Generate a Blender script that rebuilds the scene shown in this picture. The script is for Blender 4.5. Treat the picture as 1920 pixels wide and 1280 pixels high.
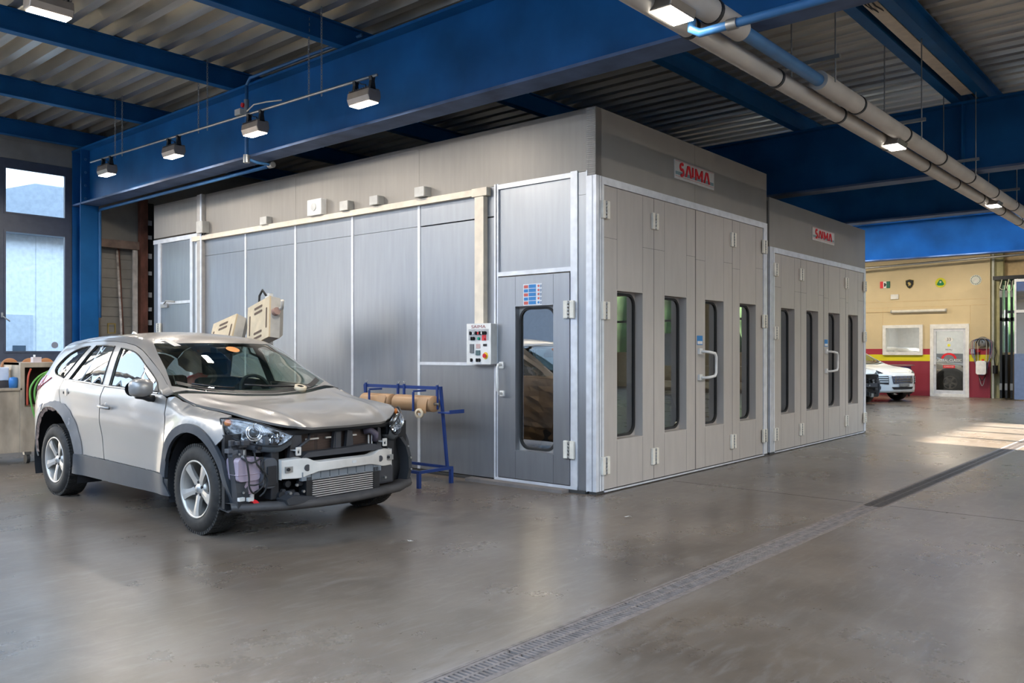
import bpy, math, random
from math import sin, cos, tan, pi, radians, sqrt, atan2, hypot
from mathutils import Vector, Matrix, Euler
from mathutils.geometry import delaunay_2d_cdt
for o in list(bpy.data.objects): bpy.data.objects.remove(o, do_unlink=True)
SC = bpy.context.scene
COL = SC.collection
random.seed(7)

# ------------------------------------------------------------ camera
cd = bpy.data.cameras.new('camera'); cam = bpy.data.objects.new('camera', cd); COL.objects.link(cam)
cam.location = (0, 0, 1.42); cam.rotation_euler = (pi/2, 0, radians(41.0) - pi/2)
cd.sensor_width = 36; cd.lens = 1570/1920*36; cd.shift_y = 19/1920; cd.clip_end = 500; cd.clip_start = .05
SC.camera = cam
SC.view_settings.view_transform = 'Standard'; SC.view_settings.look = 'None'
SC.view_settings.gamma = 1; SC.view_settings.exposure = 0.68
SC.view_settings.use_curve_mapping = False
SC.cycles.max_bounces = 8; SC.cycles.diffuse_bounces = 5; SC.cycles.glossy_bounces = 4
SC.cycles.transparent_max_bounces = 12; SC.cycles.transmission_bounces = 6
SC.cycles.sample_clamp_indirect = 6; SC.cycles.use_denoising = True
SC.cycles.caustics_reflective = False; SC.cycles.caustics_refractive = False

# ------------------------------------------------------------ daylight
w = bpy.data.worlds.new('daylight'); SC.world = w; w.use_nodes = True
nt = w.node_tree; nt.nodes.clear()
wo = nt.nodes.new('ShaderNodeOutputWorld'); bg = nt.nodes.new('ShaderNodeBackground')
tc = nt.nodes.new('ShaderNodeTexCoord'); sx = nt.nodes.new('ShaderNodeSeparateXYZ'); cr = nt.nodes.new('ShaderNodeValToRGB')
nt.links.new(tc.outputs['Generated'], sx.inputs[0]); nt.links.new(sx.outputs['Z'], cr.inputs[0])
cr.color_ramp.elements[0].position = 0.0; cr.color_ramp.elements[0].color = (.70, .84, 1.0, 1)
cr.color_ramp.elements[1].position = .6; cr.color_ramp.elements[1].color = (.52, .72, 1.0, 1)
nt.links.new(cr.outputs[0], bg.inputs[0]); mr0 = nt.nodes.new('ShaderNodeMapRange'); mr0.inputs['From Min'].default_value = -1; mr0.inputs['From Max'].default_value = 1; mr0.inputs['To Min'].default_value = 4.8; mr0.inputs['To Max'].default_value = 2.1
nt.links.new(sx.outputs['Y'], mr0.inputs[0]); nt.links.new(mr0.outputs[0], bg.inputs[1])   # the sky is brighter on the sun's side
nt.links.new(bg.outputs[0], wo.inputs[0])
sl = bpy.data.lights.new('sun', 'SUN'); sun = bpy.data.objects.new('sun', sl); COL.objects.link(sun)
sl.energy = 60; sl.angle = radians(.6); sl.color = (1, .93, .82)
_sd = Vector((.16, 1, -tan(radians(16))))          # the way the sunlight travels
sun.rotation_euler = _sd.to_track_quat('-Z', 'Y').to_euler(); sun.location = (10, -30, 12)

# ------------------------------------------------------------ materials
MATS = {}
def mat(name, col, rough=.5, metal=0., noise=None, bump=None, emit=0, emitcol=None, coat=0, spec=.5, aniso=0, alpha=1, trans=0, ior=1.45):
    if name in MATS: return MATS[name]
    m = bpy.data.materials.new(name); m.use_nodes = True; n = m.node_tree; b = n.nodes['Principled BSDF']
    c = (*col, 1)
    b.inputs['Base Color'].default_value = c; b.inputs['Roughness'].default_value = rough
    b.inputs['Metallic'].default_value = metal; b.inputs['Specular IOR Level'].default_value = spec
    b.inputs['Coat Weight'].default_value = coat; b.inputs['Coat Roughness'].default_value = .06
    b.inputs['Anisotropic'].default_value = aniso
    b.inputs['Transmission Weight'].default_value = trans; b.inputs['IOR'].default_value = ior
    b.inputs['Alpha'].default_value = alpha
    if emit:
        b.inputs['Emission Color'].default_value = (*(emitcol or col), 1); b.inputs['Emission Strength'].default_value = emit
    t = n.nodes.new('ShaderNodeTexCoord')
    if noise is not False:
        sc, amt, st = noise or (9., .10, (1, 1, 1))
        mp = n.nodes.new('ShaderNodeMapping'); mp.inputs['Scale'].default_value = st
        no = n.nodes.new('ShaderNodeTexNoise'); no.inputs['Scale'].default_value = sc; no.inputs['Detail'].default_value = 5
        n.links.new(t.outputs['Object'], mp.inputs[0]); n.links.new(mp.outputs[0], no.inputs[0])
        r = n.nodes.new('ShaderNodeValToRGB'); r.color_ramp.elements[0].position = .3; r.color_ramp.elements[1].position = .7
        r.color_ramp.elements[0].color = tuple(max(0, x*(1-amt)) for x in col)+(1,); r.color_ramp.elements[1].color = tuple(min(1, x*(1+amt)) for x in col)+(1,)
        n.links.new(no.outputs[0], r.inputs[0]); n.links.new(r.outputs[0], b.inputs['Base Color'])
    if bump:
        sc, st = bump
        nb = n.nodes.new('ShaderNodeTexNoise'); nb.inputs['Scale'].default_value = sc; nb.inputs['Detail'].default_value = 4
        bu = n.nodes.new('ShaderNodeBump'); bu.inputs['Strength'].default_value = st; bu.inputs['Distance'].default_value = .01
        n.links.new(t.outputs['Object'], nb.inputs[0]); n.links.new(nb.outputs[0], bu.inputs['Height']); n.links.new(bu.outputs[0], b.inputs['Normal'])
    MATS[name] = m; return m

def glass(name, tint=(.8, .85, .85), refl=.08, rough=.0):
    if name in MATS: return MATS[name]
    m = bpy.data.materials.new(name); m.use_nodes = True; n = m.node_tree; n.nodes.clear()
    o = n.nodes.new('ShaderNodeOutputMaterial'); mx = n.nodes.new('ShaderNodeMixShader')
    g = n.nodes.new('ShaderNodeBsdfGlossy'); g.inputs['Roughness'].default_value = rough; g.inputs[0].default_value = (1, 1, 1, 1)
    tr = n.nodes.new('ShaderNodeBsdfTransparent'); tr.inputs[0].default_value = (*tint, 1)
    lw = n.nodes.new('ShaderNodeLayerWeight'); lw.inputs['Blend'].default_value = .25
    mr = n.nodes.new('ShaderNodeMapRange'); mr.inputs['To Min'].default_value = refl; mr.inputs['To Max'].default_value = 1
    pw = n.nodes.new('ShaderNodeMath'); pw.operation = 'POWER'; pw.inputs[1].default_value = 4.5; lw.inputs['Blend'].default_value = .5
    n.links.new(lw.outputs['Facing'], pw.inputs[0]); n.links.new(pw.outputs[0], mr.inputs[0]); n.links.new(mr.outputs[0], mx.inputs[0])
    n.links.new(tr.outputs[0], mx.inputs[1]); n.links.new(g.outputs[0], mx.inputs[2]); n.links.new(mx.outputs[0], o.inputs[0])
    MATS[name] = m; return m

steel = mat('brushed_panel', (.33, .345, .37), .36, .68, (3.0, .05, (1, 6, .6)))
steelw = mat('booth_front_panel', (.50, .462, .425), .42, .12, (3.0, .05, (4, 4, .8)))
alu = mat('white_aluminium', (.74, .76, .80), .35, .25)
cream = mat('cream_duct', (.80, .71, .58), .45)
white = mat('white_paint', (.78, .78, .76), .4)
hingem = mat('ivory_hinge', (.80, .77, .68), .35)
blk = mat('black_plastic', (.012, .012, .013), .45)
blkr = mat('black_rubber', (.02, .02, .02), .6)
blue = mat('blue_paint', (.010, .108, .30), .5, 0, (1.5, .25, (1, 1, 1)), spec=.25)
bluef = mat('dusty_blue_flange', (.085, .13, .235), .6, 0, (3, .3, (1, 1, 1)), spec=.25)
bluel = mat('blue_pipe_paint', (.045, .16, .36), .4)
galv = mat('galvanised', (.33, .33, .32), .4, .8)
grey = mat('grey_plastic', (.42, .42, .40), .5)
win_fr = mat('anthracite_frame', (.085, .10, .14), .4)
pane = glass('clear_pane', (.95, .97, .98), .04)
fasc = mat('booth_fascia_panel', (.32, .298, .27), .5, .25, (3.0, .05, (1, 6, .6)))
boothglass = glass('booth_pane', (.5, .5, .48), .24)
led = mat('led_light', (1, .93, .82), .4, emit=14, noise=False)
red = mat('red', (.75, .02, .03), .45)
wood = mat('plywood', (.40, .31, .22), .6, 0, (6, .3, (1, 1, 8)))

# ------------------------------------------------------------ mesh helper
class MB:
    def __init__(s): s.v = []; s.f = []; s.m = []; s.sm = []; s.mats = []
    def mi(s, m):
        if m not in s.mats: s.mats.append(m)
        return s.mats.index(m)
    def add(s, vs, fs, m, smooth=False, T=None):
        b = len(s.v); k = s.mi(m)
        for v in vs:
            v = Vector(v); s.v.append(tuple(T @ v) if T else tuple(v))
        for f in fs: s.f.append([b+i for i in f]); s.m.append(k); s.sm.append(smooth)
        return s
    def box(s, a, b, m, T=None):
        x0, y0, z0 = [min(p, q) for p, q in zip(a, b)]; x1, y1, z1 = [max(p, q) for p, q in zip(a, b)]
        vs = [(x0,y0,z0),(x1,y0,z0),(x1,y1,z0),(x0,y1,z0),(x0,y0,z1),(x1,y0,z1),(x1,y1,z1),(x0,y1,z1)]
        return s.add(vs, [(0,3,2,1),(4,5,6,7),(0,1,5,4),(1,2,6,5),(2,3,7,6),(3,0,4,7)], m, False, T)
    def prism(s, poly, axis, a, b, m, T=None, smooth=False):
        # poly: list of 2D pts, extruded along axis from a to b
        n = len(poly)
        def P(u, v, t): return {'x': (t, u, v), 'y': (u, t, v), 'z': (u, v, t)}[axis]
        vs = [P(u, v, a) for u, v in poly] + [P(u, v, b) for u, v in poly]
        fs = [list(range(n))[::-1], list(range(n, 2*n))] + [(i, (i+1) % n, n+(i+1) % n, n+i) for i in range(n)]
        return s.add(vs, fs, m, smooth, T)
    def cyl(s, p, q, r, m, n=16, r2=None, caps=True):
        p = Vector(p); q = Vector(q); d = (q-p).normalized(); a = d.orthogonal().normalized(); b = d.cross(a)
        r2 = r if r2 is None else r2
        vs = [p+(a*cos(2*pi*i/n)+b*sin(2*pi*i/n))*r for i in range(n)] + [q+(a*cos(2*pi*i/n)+b*sin(2*pi*i/n))*r2 for i in range(n)]
        s.add(vs, [(i, (i+1) % n, n+(i+1) % n, n+i) for i in range(n)], m, True)
        if caps: s.add(vs[:n], [list(range(n))[::-1]], m); s.add(vs[n:], [list(range(n))], m)
        return s
    def tube(s, pts, r, m, n=8, closed=False):
        pts = [Vector(p) for p in pts]; N = len(pts); vs = []; fs = []
        prev = None
        for i, p in enumerate(pts):
            if closed: d = pts[(i+1) % N]-pts[i-1]
            else: d = pts[min(i+1, N-1)]-pts[max(i-1, 0)]
            d.normalize()
            a = d.orthogonal().normalized() if prev is None else (prev - d*prev.dot(d)).normalized()
            prev = a; b = d.cross(a)
            vs += [p+(a*cos(2*pi*j/n)+b*sin(2*pi*j/n))*r for j in range(n)]
        for i in range(N if closed else N-1):
            k = (i+1) % N
            for j in range(n): fs.append((i*n+j, i*n+(j+1) % n, k*n+(j+1) % n, k*n+j))
        if not closed: fs += [list(range(n))[::-1], list(range((N-1)*n, N*n))]
        return s.add(vs, fs, m, True)
    def revolve(s, prof, c, axis, m, n=48, smooth=True):
        # prof: list (radius, offset along axis)
        c = Vector(c); ax = Vector(axis).normalized(); a = ax.orthogonal().normalized(); b = ax.cross(a); k = len(prof)
        vs = [c+ax*h+(a*cos(2*pi*i/n)+b*sin(2*pi*i/n))*r for i in range(n) for r, h in prof]
        fs = [(i*k+j, i*k+j+1, ((i+1) % n)*k+j+1, ((i+1) % n)*k+j) for i in range(n) for j in range(k-1)]
        return s.add(vs, fs, m, smooth)
    def build(s, name, parent=None, bevel=0, loc=None, rot=None, solid=0, auto=False):
        me = bpy.data.meshes.new(name); me.from_pydata(s.v, [], s.f)
        for m in s.mats: me.materials.append(m)
        me.polygons.foreach_set('material_index', s.m); me.polygons.foreach_set('use_smooth', s.sm); me.update()
        o = bpy.data.objects.new(name, me); COL.objects.link(o)
        if parent: o.parent = parent
        if loc: o.location = loc
        if rot: o.rotation_euler = rot
        if bevel:
            b = o.modifiers.new('bevel', 'BEVEL'); b.width = bevel; b.segments = 2; b.limit_method = 'ANGLE'; b.angle_limit = radians(40)
        if solid:
            b = o.modifiers.new('solid', 'SOLIDIFY'); b.thickness = solid; b.offset = -1
        return o
def M_(): return MB()
def thing(name, label, cat, loc=(0, 0, 0), rz=0, group=None):
    o = bpy.data.objects.new(name, None); COL.objects.link(o); o.location = loc; o.rotation_euler = (0, 0, rz); o.empty_display_size = .1
    o['label'] = label; o['category'] = cat
    if group: o['group'] = group
    return o
def tag(o, label, cat, group=None):
    o['label'] = label; o['category'] = cat
    if group: o['group'] = group
    return o
def struct(o): o['kind'] = 'structure'; return o
def plabel(o, l): o['label'] = l; return o
def rrect(x0, z0, x1, z1, r, n=6):
    pts = []
    for cx, cz, a0 in ((x1-r, z1-r, 0), (x0+r, z1-r, 90), (x0+r, z0+r, 180), (x1-r, z0+r, 270)):
        for i in range(n+1):
            a = radians(a0+90*i/n); pts.append((cx+r*cos(a), cz+r*sin(a)))
    return pts
def ring(mb, outer, inner, axis, a, b, m):
    n = len(outer)
    def P(u, v, t): return {'x': (t, u, v), 'y': (u, t, v), 'z': (u, v, t)}[axis]
    vs = [P(*p, a) for p in outer]+[P(*p, a) for p in inner]+[P(*p, b) for p in outer]+[P(*p, b) for p in inner]
    fs = []
    for i in range(n):
        j = (i+1) % n
        fs += [(i, j, n+j, n+i), (2*n+i, 3*n+i, 3*n+j, 2*n+j), (i, 2*n+i, 2*n+j, j), (n+i, n+j, 3*n+j, 3*n+i)]
    return mb.add(vs, fs, m)
def text_obj(name, s, size, m, parent, loc, rot, depth=.004, bold=0, width=None, space=1.0, align='CENTER', label=None):
    c = bpy.data.curves.new(name, 'FONT'); c.body = s; c.size = size; c.extrude = depth/2; c.offset = bold; c.align_x = align; c.align_y = 'CENTER'; c.space_character = space
    t = bpy.data.objects.new(name, c); COL.objects.link(t)
    dg = bpy.context.evaluated_depsgraph_get(); me = bpy.data.meshes.new_from_object(t.evaluated_get(dg)); bpy.data.objects.remove(t)
    xs = [v.co.x for v in me.vertices]; wd = max(xs)-min(xs)
    if width:
        k = width/wd; cx = (max(xs)+min(xs))/2
        for v in me.vertices: v.co.x = (v.co.x-cx)*k
    me.materials.clear(); me.materials.append(m); o = bpy.data.objects.new(name, me); COL.objects.link(o)
    if parent: o.parent = parent
    o.location = loc; o.rotation_euler = rot
    return o

# ------------------------------------------------------------ the hall
YW = 15.1; XF = 29.03; XL = .9; YS = -9.0; ZC = 5.12
def floor_material():
    m = bpy.data.materials.new('worn_concrete'); m.use_nodes = True; n = m.node_tree; b = n.nodes['Principled BSDF']
    t = n.nodes.new('ShaderNodeTexCoord')
    def noise(sc, det, rough=.55, st=(1, 1, 1), rot=0, dist=0):
        mp = n.nodes.new('ShaderNodeMapping'); mp.inputs['Scale'].default_value = st; mp.inputs['Rotation'].default_value = (0, 0, rot)
        no = n.nodes.new('ShaderNodeTexNoise'); no.inputs['Scale'].default_value = sc; no.inputs['Detail'].default_value = det; no.inputs['Roughness'].default_value = rough
        no.inputs['Distortion'].default_value = dist
        n.links.new(t.outputs['Object'], mp.inputs[0]); n.links.new(mp.outputs[0], no.inputs[0]); return no.outputs[0]
    def ramp(src, stops):
        r = n.nodes.new('ShaderNodeValToRGB'); e = r.color_ramp.elements
        e[0].position, e[0].color = stops[0][0], (*stops[0][1], 1); e[1].position, e[1].color = stops[-1][0], (*stops[-1][1], 1)
        for p, c in stops[1:-1]: k = e.new(p); k.color = (*c, 1)
        n.links.new(src, r.inputs[0]); return r.outputs[0]
    def mix(kind, f, a, c):
        x = n.nodes.new('ShaderNodeMix'); x.data_type = 'RGBA'; x.blend_type = kind
        if isinstance(f, float): x.inputs[0].default_value = f
        else: n.links.new(f, x.inputs[0])
        for s_, v in ((6, a), (7, c)):
            if isinstance(v, tuple): x.inputs[s_].default_value = (*v, 1)
            else: n.links.new(v, x.inputs[s_])
        return x.outputs[2]
    base = ramp(noise(.8, 8, .58, dist=.1), [(.28, (.075, .057, .043)), (.5, (.125, .099, .077)), (.72, (.19, .16, .132))])
    fine = ramp(noise(7, 8, .7), [(.3, (.78, .78, .78)), (.7, (1.15, 1.15, 1.15))])
    c1 = mix('MULTIPLY', 1.0, base, fine)
    warm = ramp(noise(.6, 6, .6, dist=.2), [(.42, (0, 0, 0)), (.75, (.45, .45, .45))])
    c2 = mix('MIX', warm, c1, (.165, .118, .075))
    # pale scuffs and dusty streaks
    sc1 = ramp(noise(3.4, 10, .72, (1, 4.5, 1), .5, .6), [(.50, (0, 0, 0)), (.74, (.42, .42, .42))])
    c3 = mix('MIX', sc1, c2, (.27, .25, .23))
    sp = ramp(noise(38, 2, .5), [(.735, (0, 0, 0)), (.76, (.6, .6, .6))])
    c4 = c3
    sy = n.nodes.new('ShaderNodeSeparateXYZ'); n.links.new(t.outputs['Object'], sy.inputs[0])
    def mth(op, a, bb=None, cl=False):
        x = n.nodes.new('ShaderNodeMath'); x.operation = op; x.use_clamp = cl
        for i_, v in ((0, a), (1, bb)):
            if v is None: continue
            if isinstance(v, (int, float)): x.inputs[i_].default_value = v
            else: n.links.new(v, x.inputs[i_])
        return x.outputs[0]
    dist = mth('ABSOLUTE', mth('SUBTRACT', sy.outputs['Y'], 2.55))
    near = mth('SUBTRACT', 1.0, mth('MULTIPLY', dist, 2.6), True)
    fade = mth('SUBTRACT', 1.0, mth('MULTIPLY', sy.outputs['X'], .14), True)
    dust = mth('MULTIPLY', mth('MULTIPLY', near, fade), ramp(noise(2.6, 9, .7, (.5, 3, 1)), [(.40, (0, 0, 0)), (.62, (1, 1, 1))]), True)
    c5 = mix('MIX', dust, c4, (.30, .265, .24))
    n.links.new(c5, b.inputs['Base Color'])
    rr = ramp(noise(1.1, 9, .68, dist=.1), [(.3, (.25, .25, .25)), (.7, (.33, .33, .33))])
    n.links.new(rr, b.inputs['Roughness']); b.inputs['Specular IOR Level'].default_value = .85
    bu = n.nodes.new('ShaderNodeBump'); bu.inputs['Strength'].default_value = .05; bu.inputs['Distance'].default_value = .01
    n.links.new(noise(9, 3, .5), bu.inputs['Height']); n.links.new(bu.outputs[0], b.inputs['Normal'])
    return m
DY0, DY1 = 2.445, 2.66       # the channel drain
fm = floor_material()
f = M_()
for y0, y1 in ((YS-1, DY0), (DY1, YW)):
    f.box((XL-5, y0, -.3), (XF+.5, y1, 0), fm)
struct(f.build('floor'))
jm = mat('joint_dark', (.055, .048, .042), .7)
f = M_()
for y in (5.2-.5, -1.6):
    f.box((XL, y-.004, 0), (XF, y+.004, .0012), jm) if y < 0 else None
for x in (1.2, 8.1, 15.0, 21.9): f.box((x-.004, YS, 0), (x+.004, DY0-.01, .0012), jm); f.box((x-.004, DY1+.01, 0), (x+.004, 4.7, .0012), jm)
struct(f.build('trim_1'))
# channel drain: concrete-grey frame rails and slotted grates
dr = thing('channel_drain', 'long slotted grate drain channel crossing the concrete floor', 'drain', (0, 0, 0))
dm = mat('dusty_grate', (.21, .18, .165), .6, .2, (20, .3, (1, 1, 1))); dm2 = mat('dark_grate', (.075, .062, .055), .6, .2, (20, .3, (1, 1, 1)))
pit = mat('drain_pit', (.015, .013, .012), .9)
f = M_().box((-3, DY0, -.16), (XF-.5, DY1, -.12), pit); f.build('channel_floor', dr)
for y0, y1 in ((DY0, DY0+.018), (DY1-.018, DY1)):
    M_().box((-3, y0, -.119), (XF-.5, y1, .001), dm).build('edge_rail', dr)
x = -1.0; k = 0
while x < 20:
    g = M_(); L_ = 1.0; gm = dm if x < 7.3 else dm2
    y0, y1 = DY0+.02, DY1-.02
    g.box((x, y0, -.02), (x+L_-.006, y0+.02, -.001), gm); g.box((x, y1-.02, -.02), (x+L_-.006, y1, -.001), gm)
    g.box((x, (y0+y1)/2-.008, -.02), (x+L_-.006, (y0+y1)/2+.008, -.001), gm)
    s_ = .0
    while s_ < L_-.02:
        g.box((x+s_, y0, -.02), (x+s_+.014, y1, -.0012), gm); s_ += .0283
    g.build('grate', dr); x += L_; k += 1
M_().box((20, DY0+.02, -.02), (XF-.5, DY1-.02, -.001), dm2).build('grate', dr)

# trapezoidal roof deck, ribs running along Y
deck = mat('galvanised_deck', (.64, .605, .53), .30, .7, (2.2, .22, (2.5, .25, 1)))
P = .28
f = M_()
def deck_part(xa, xb, y0=YS-.5, y1=YW+.4):
    prof = []; x = xa
    while x < xb:
        prof += [(x, ZC), (x+.10, ZC), (x+.145, ZC+.14), (x+.235, ZC+.14), (x+.245, ZC+.14)]
        x += P
    n = len(prof)
    f.add([(px_, y0, pz) for px_, pz in prof]+[(px_, y1, pz) for px_, pz in prof]+[(px_, y0, pz+.02+(.14-(pz-ZC))) for px_, pz in prof]+[(px_, y1, pz+.02+(.14-(pz-ZC))) for px_, pz in prof],
          [(i, i+1, n+i+1, n+i) for i in range(n-1)]+[(2*n+i, 3*n+i, 3*n+i+1, 2*n+i+1) for i in range(n-1)], deck)
deck_part(XL-.2, 17.3); deck_part(22.7, XF+.6)
struct(f.build('ceiling'))
for k, (xa, xb) in enumerate(((17.3, 22.7),)): struct(M_().box((xa, YS-.4, ZC+.10), (xb, YW+.3, ZC+.12), pane).build('window_%d' % (40+k)))   # rooflights

def ibeam_y(name, label, x0, x1, z0, z1, y0, y1, tf=.03, tw=.02, m=blue, stiff=(), group=None):
    t = thing(name, label, 'beam', ((x0+x1)/2, y0, z0), 0, group)
    ox, oy, oz = (x0+x1)/2, y0, z0
    h = (x1-x0)/2; L_ = y1-y0; H_ = z1-z0
    M_().box((-h, 0, 0), (h, L_, tf), bluef).build('lower_flange', t)
    M_().box((-h, 0, H_-tf), (h, L_, H_), m).build('upper_flange', t)
    M_().box((-tw/2, 0, tf), (tw/2, L_, H_-tf), m).build('web', t)
    for s_ in stiff:
        M_().box((-h+.01, s_-y0-.01, tf), (h-.01, s_-y0+.01, H_-tf), m).build('stiffener', t)
    return t
GB = 'deep main roof beams'
ibeam_y('main_roof_beam', 'deep blue steel beam running over the lamp rail beside the large booth', 5.87, 6.17, 3.9, 4.85, YS, 15.09, group=GB, stiff=(14.72,))
ibeam_y('main_roof_beam', 'dark blue steel beam crossing above both booths, with an upright stiffener', 12.72, 13.02, 3.88, 4.85, YS, 15.0, stiff=(2.88, 10.2), group=GB)
ibeam_y('main_roof_beam', 'dark blue steel beam just behind the second booth sign', 16.4, 16.7, 3.88, 4.85, YS, 15.0, stiff=(2.6,), group=GB)
ibeam_y('main_roof_beam', 'bright blue far roof beam in front of the yellow wall', 23.3, 23.6, 3.85, 4.85, YS, 15.0, group=GB)
# purlins along X, resting on the main beams
def purlin(y, label, x0=XL, x1=XF, w_=.12, z0=4.86, z1=5.11):
    t = thing('roof_purlin', label, 'beam', (x0, y, z0), 0, 'blue purlins under the roof deck')
    L_ = x1-x0; H_ = z1-z0
    M_().box((0, -w_/2, 0), (L_, w_/2, .014), blue).build('lower_flange', t)
    M_().box((0, -w_/2, H_-.014), (L_, w_/2, H_), blue).build('upper_flange', t)
    M_().box((0, -.006, .014), (L_, .006, H_-.014), blue).build('web', t)
PUR = [(14.75, 'blue purlin along the window wall, furthest left of the purlins'), (12.5, 'blue purlin second out from the window wall'),
       (10.0, 'blue purlin third out from the window wall, above the lamp rail'), (7.68, 'blue purlin fourth out from the window wall, cut by the top of the picture'),
       (5.2, 'blue purlin meeting the dark beam above the first booth sign'), (2.96, 'left one of the paired blue purlins beside the cable tray'),
       (2.62, 'right one of the paired blue purlins beside the cable tray'), (.3, 'blue purlin over the floor right of the drain'), (-2.1, 'blue purlin further right beyond the pipes')]
for y, l in PUR: purlin(y, l)
# cable tray between the paired purlins
t = thing('cable_tray', 'narrow tray with loose cables between paired blue purlins', 'cable tray', (6.3, 2.72, 4.9))
M_().box((0, 0, 0), (6.3, .14, .006), cream).build('tray_bed', t)
for k in range(3):
    pts = [(i*.3, .04+.03*k+.015*sin(i*1.3+k*2), .012-.05*max(0, sin(i*.9+k))*(1 if i < 9 else 0)) for i in range(21)]
    M_().tube(pts, .008, blkr, 6).build('cable', t)

# steel column at the window wall (two flanges, web, end plate bolts)
t = thing('steel_column', 'tall blue steel column between the window and the booth', 'column', (6.02, 14.9, 0))
M_().box((-.15, -.17, 0), (.15, -.15, 3.9), blue).build('flange', t)
M_().box((-.15, .15, 0), (.15, .17, 4.85), blue).build('flange', t)
M_().box((-.01, -.15, 0), (.01, .15, 3.9), blue).build('web', t)
M_().box((-.15, -.20, 3.9), (.15, -.172, 4.85), blue).build('end_plate', t)
for k in range(4):
    for s_ in (-.08, .08):
        M_().cyl((s_, -.2, 4.0+.22*k), (s_, -.218, 4.0+.22*k), .022, bluel, 6).build('bolt', t)
# more columns further off
for x_, y_, l in ((12.87, -3.0, 'blue steel column standing right of the camera view under the second beam'),):
    pass

# ---- window wall (y = 15.1)
siding = mat('grey_siding', (.30, .285, .26), .6, 0, (4, .12, (1, 1, 1)))
def sided_wall(name, x0, x1, z0, z1, groove=.16, m=siding):
    f = M_(); z = z0
    while z < z1-1e-4:
        zt = min(z+groove, z1); f.box((x0, YW+.012, z), (x1, YW+.2, zt), m); f.box((x0, YW, z+.006), (x1, YW+.014, zt-.003), m); z = zt
    return f
f = M_()
wins = [(4.80, 5.86)]
f = sided_wall('w', XL, 5.9, 0, 1.26)
for part in (sided_wall('w', XL, 5.9, 4.56, 5.26, .3), sided_wall('w', 5.9, XF, 0, 3.3, .17), sided_wall('w', 5.9, XF, 3.32, 5.26, 1.0)):
    f.add(part.v, part.f, siding)
f.box((3.18, YW, 1.26), (3.36, YW+.2, 4.56), siding); f.box((XL, YW, 1.26), (1.82, YW+.2, 4.56), siding)
f.box((-9, YW, 5.3), (XF, YW+.3, 9.6), siding)  # raised part added out of view to shade the building across the yard
struct(f.build('wall_back'))
def hall_window(idx, x0, x1, fixed=False):
    t = thing('window_%d' % idx, 'anthracite framed window', 'window', (x0, YW, 1.26))
    del t['category']; t['kind'] = 'structure'; t['label'] = 'tall anthracite framed window in the end wall'
    W = x1-x0; fw = .11
    f = M_().box((0, .0, 0), (W, .12, .14), win_fr).box((0, 0, 3.17), (W, .12, 3.30), win_fr).box((0, 0, .14), (fw, .12, 3.17), win_fr).box((W-fw, 0, .14), (W, .12, 3.17), win_fr)
    f.box((fw, 0, 2.14), (W-fw, .12, 2.40), win_fr)
    for z0, z1 in ((.14, 2.14), (2.40, 3.17)):   # sash bead
        ring(f, [(fw, z0), (W-fw, z0), (W-fw, z1), (fw, z1)], [(fw+.03, z0+.03), (W-fw-.03, z0+.03), (W-fw-.03, z1-.03), (fw+.03, z1-.03)], 'y', -.012, .02, win_fr)
    o = f.build('window_frame', t); o['kind'] = 'structure'
    for z0, z1 in ((.14, 2.14), (2.40, 3.17)):
        o = M_().box((fw, .05, z0), (W-fw, .06, z1), pane).build('window_pane', t); o['kind'] = 'structure'
    return t
hall_window(1, 4.72, 5.90); hall_window(2, 3.36, 4.72)
for k in range(1): hall_window(3+k, 3.18-1.36*(k+1)-.0, 3.18-1.36*k)
st = M_().cyl((5.62, YW+.04, 1.53), (5.62, YW+.045, 1.53), .055, mat('sticker_grey', (.35, .36, .40), .6), 24).build('round_sticker')
tag(st, 'small round grey sticker low in the right corner of the window', 'sticker')
st = thing('window_handle', 'pale latch handle at the left edge of the lower window pane', 'handle', (4.80, YW-.03, 2.0))
M_().box((-.015, 0, -.03), (.015, .02, .05), grey).build('plate', st); M_().tube([(0, 0, 0), (.0, -.03, -.01), (.10, -.04, -.09)], .01, grey).build('lever', st)

# ---- other hall walls
yel = None
def wall_material():
    m = bpy.data.materials.new('painted_block_wall'); m.use_nodes = True; n = m.node_tree; b = n.nodes['Principled BSDF']
    t = n.nodes.new('ShaderNodeTexCoord'); s_ = n.nodes.new('ShaderNodeSeparateXYZ'); n.links.new(t.outputs['Object'], s_.inputs[0])
    r = n.nodes.new('ShaderNodeValToRGB'); r.color_ramp.interpolation = 'CONSTANT'
    d = n.nodes.new('ShaderNodeMath'); d.operation = 'DIVIDE'; d.inputs[1].default_value = 5.3; n.links.new(s_.outputs['Z'], d.inputs[0]); n.links.new(d.outputs[0], r.inputs[0])
    e = r.color_ramp.elements; e[0].position = 0; e[0].color = (.30, .028, .05, 1); e[1].position = 1.10/5.3; e[1].color = (.80, .70, .015, 1)
    k = e.new(1.31/5.3); k.color = (.42, .03, .055, 1); k = e.new(1.50/5.3); k.color = (.66, .54, .33, 1)
    no = n.nodes.new('ShaderNodeTexNoise'); no.inputs['Scale'].default_value = 1.6; no.inputs['Detail'].default_value = 6; n.links.new(t.outputs['Object'], no.inputs[0])
    r2 = n.nodes.new('ShaderNodeValToRGB'); r2.color_ramp.elements[0].color = (.82, .82, .82, 1); r2.color_ramp.elements[1].color = (1.1, 1.1, 1.1, 1); n.links.new(no.outputs[0], r2.inputs[0])
    x = n.nodes.new('ShaderNodeMix'); x.data_type = 'RGBA'; x.blend_type = 'MULTIPLY'; x.inputs[0].default_value = 1
    n.links.new(r.outputs[0], x.inputs[6]); n.links.new(r2.outputs[0], x.inputs[7]); n.links.new(x.outputs[2], b.inputs['Base Color']); b.inputs['Roughness'].default_value = .6
    return m
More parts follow.
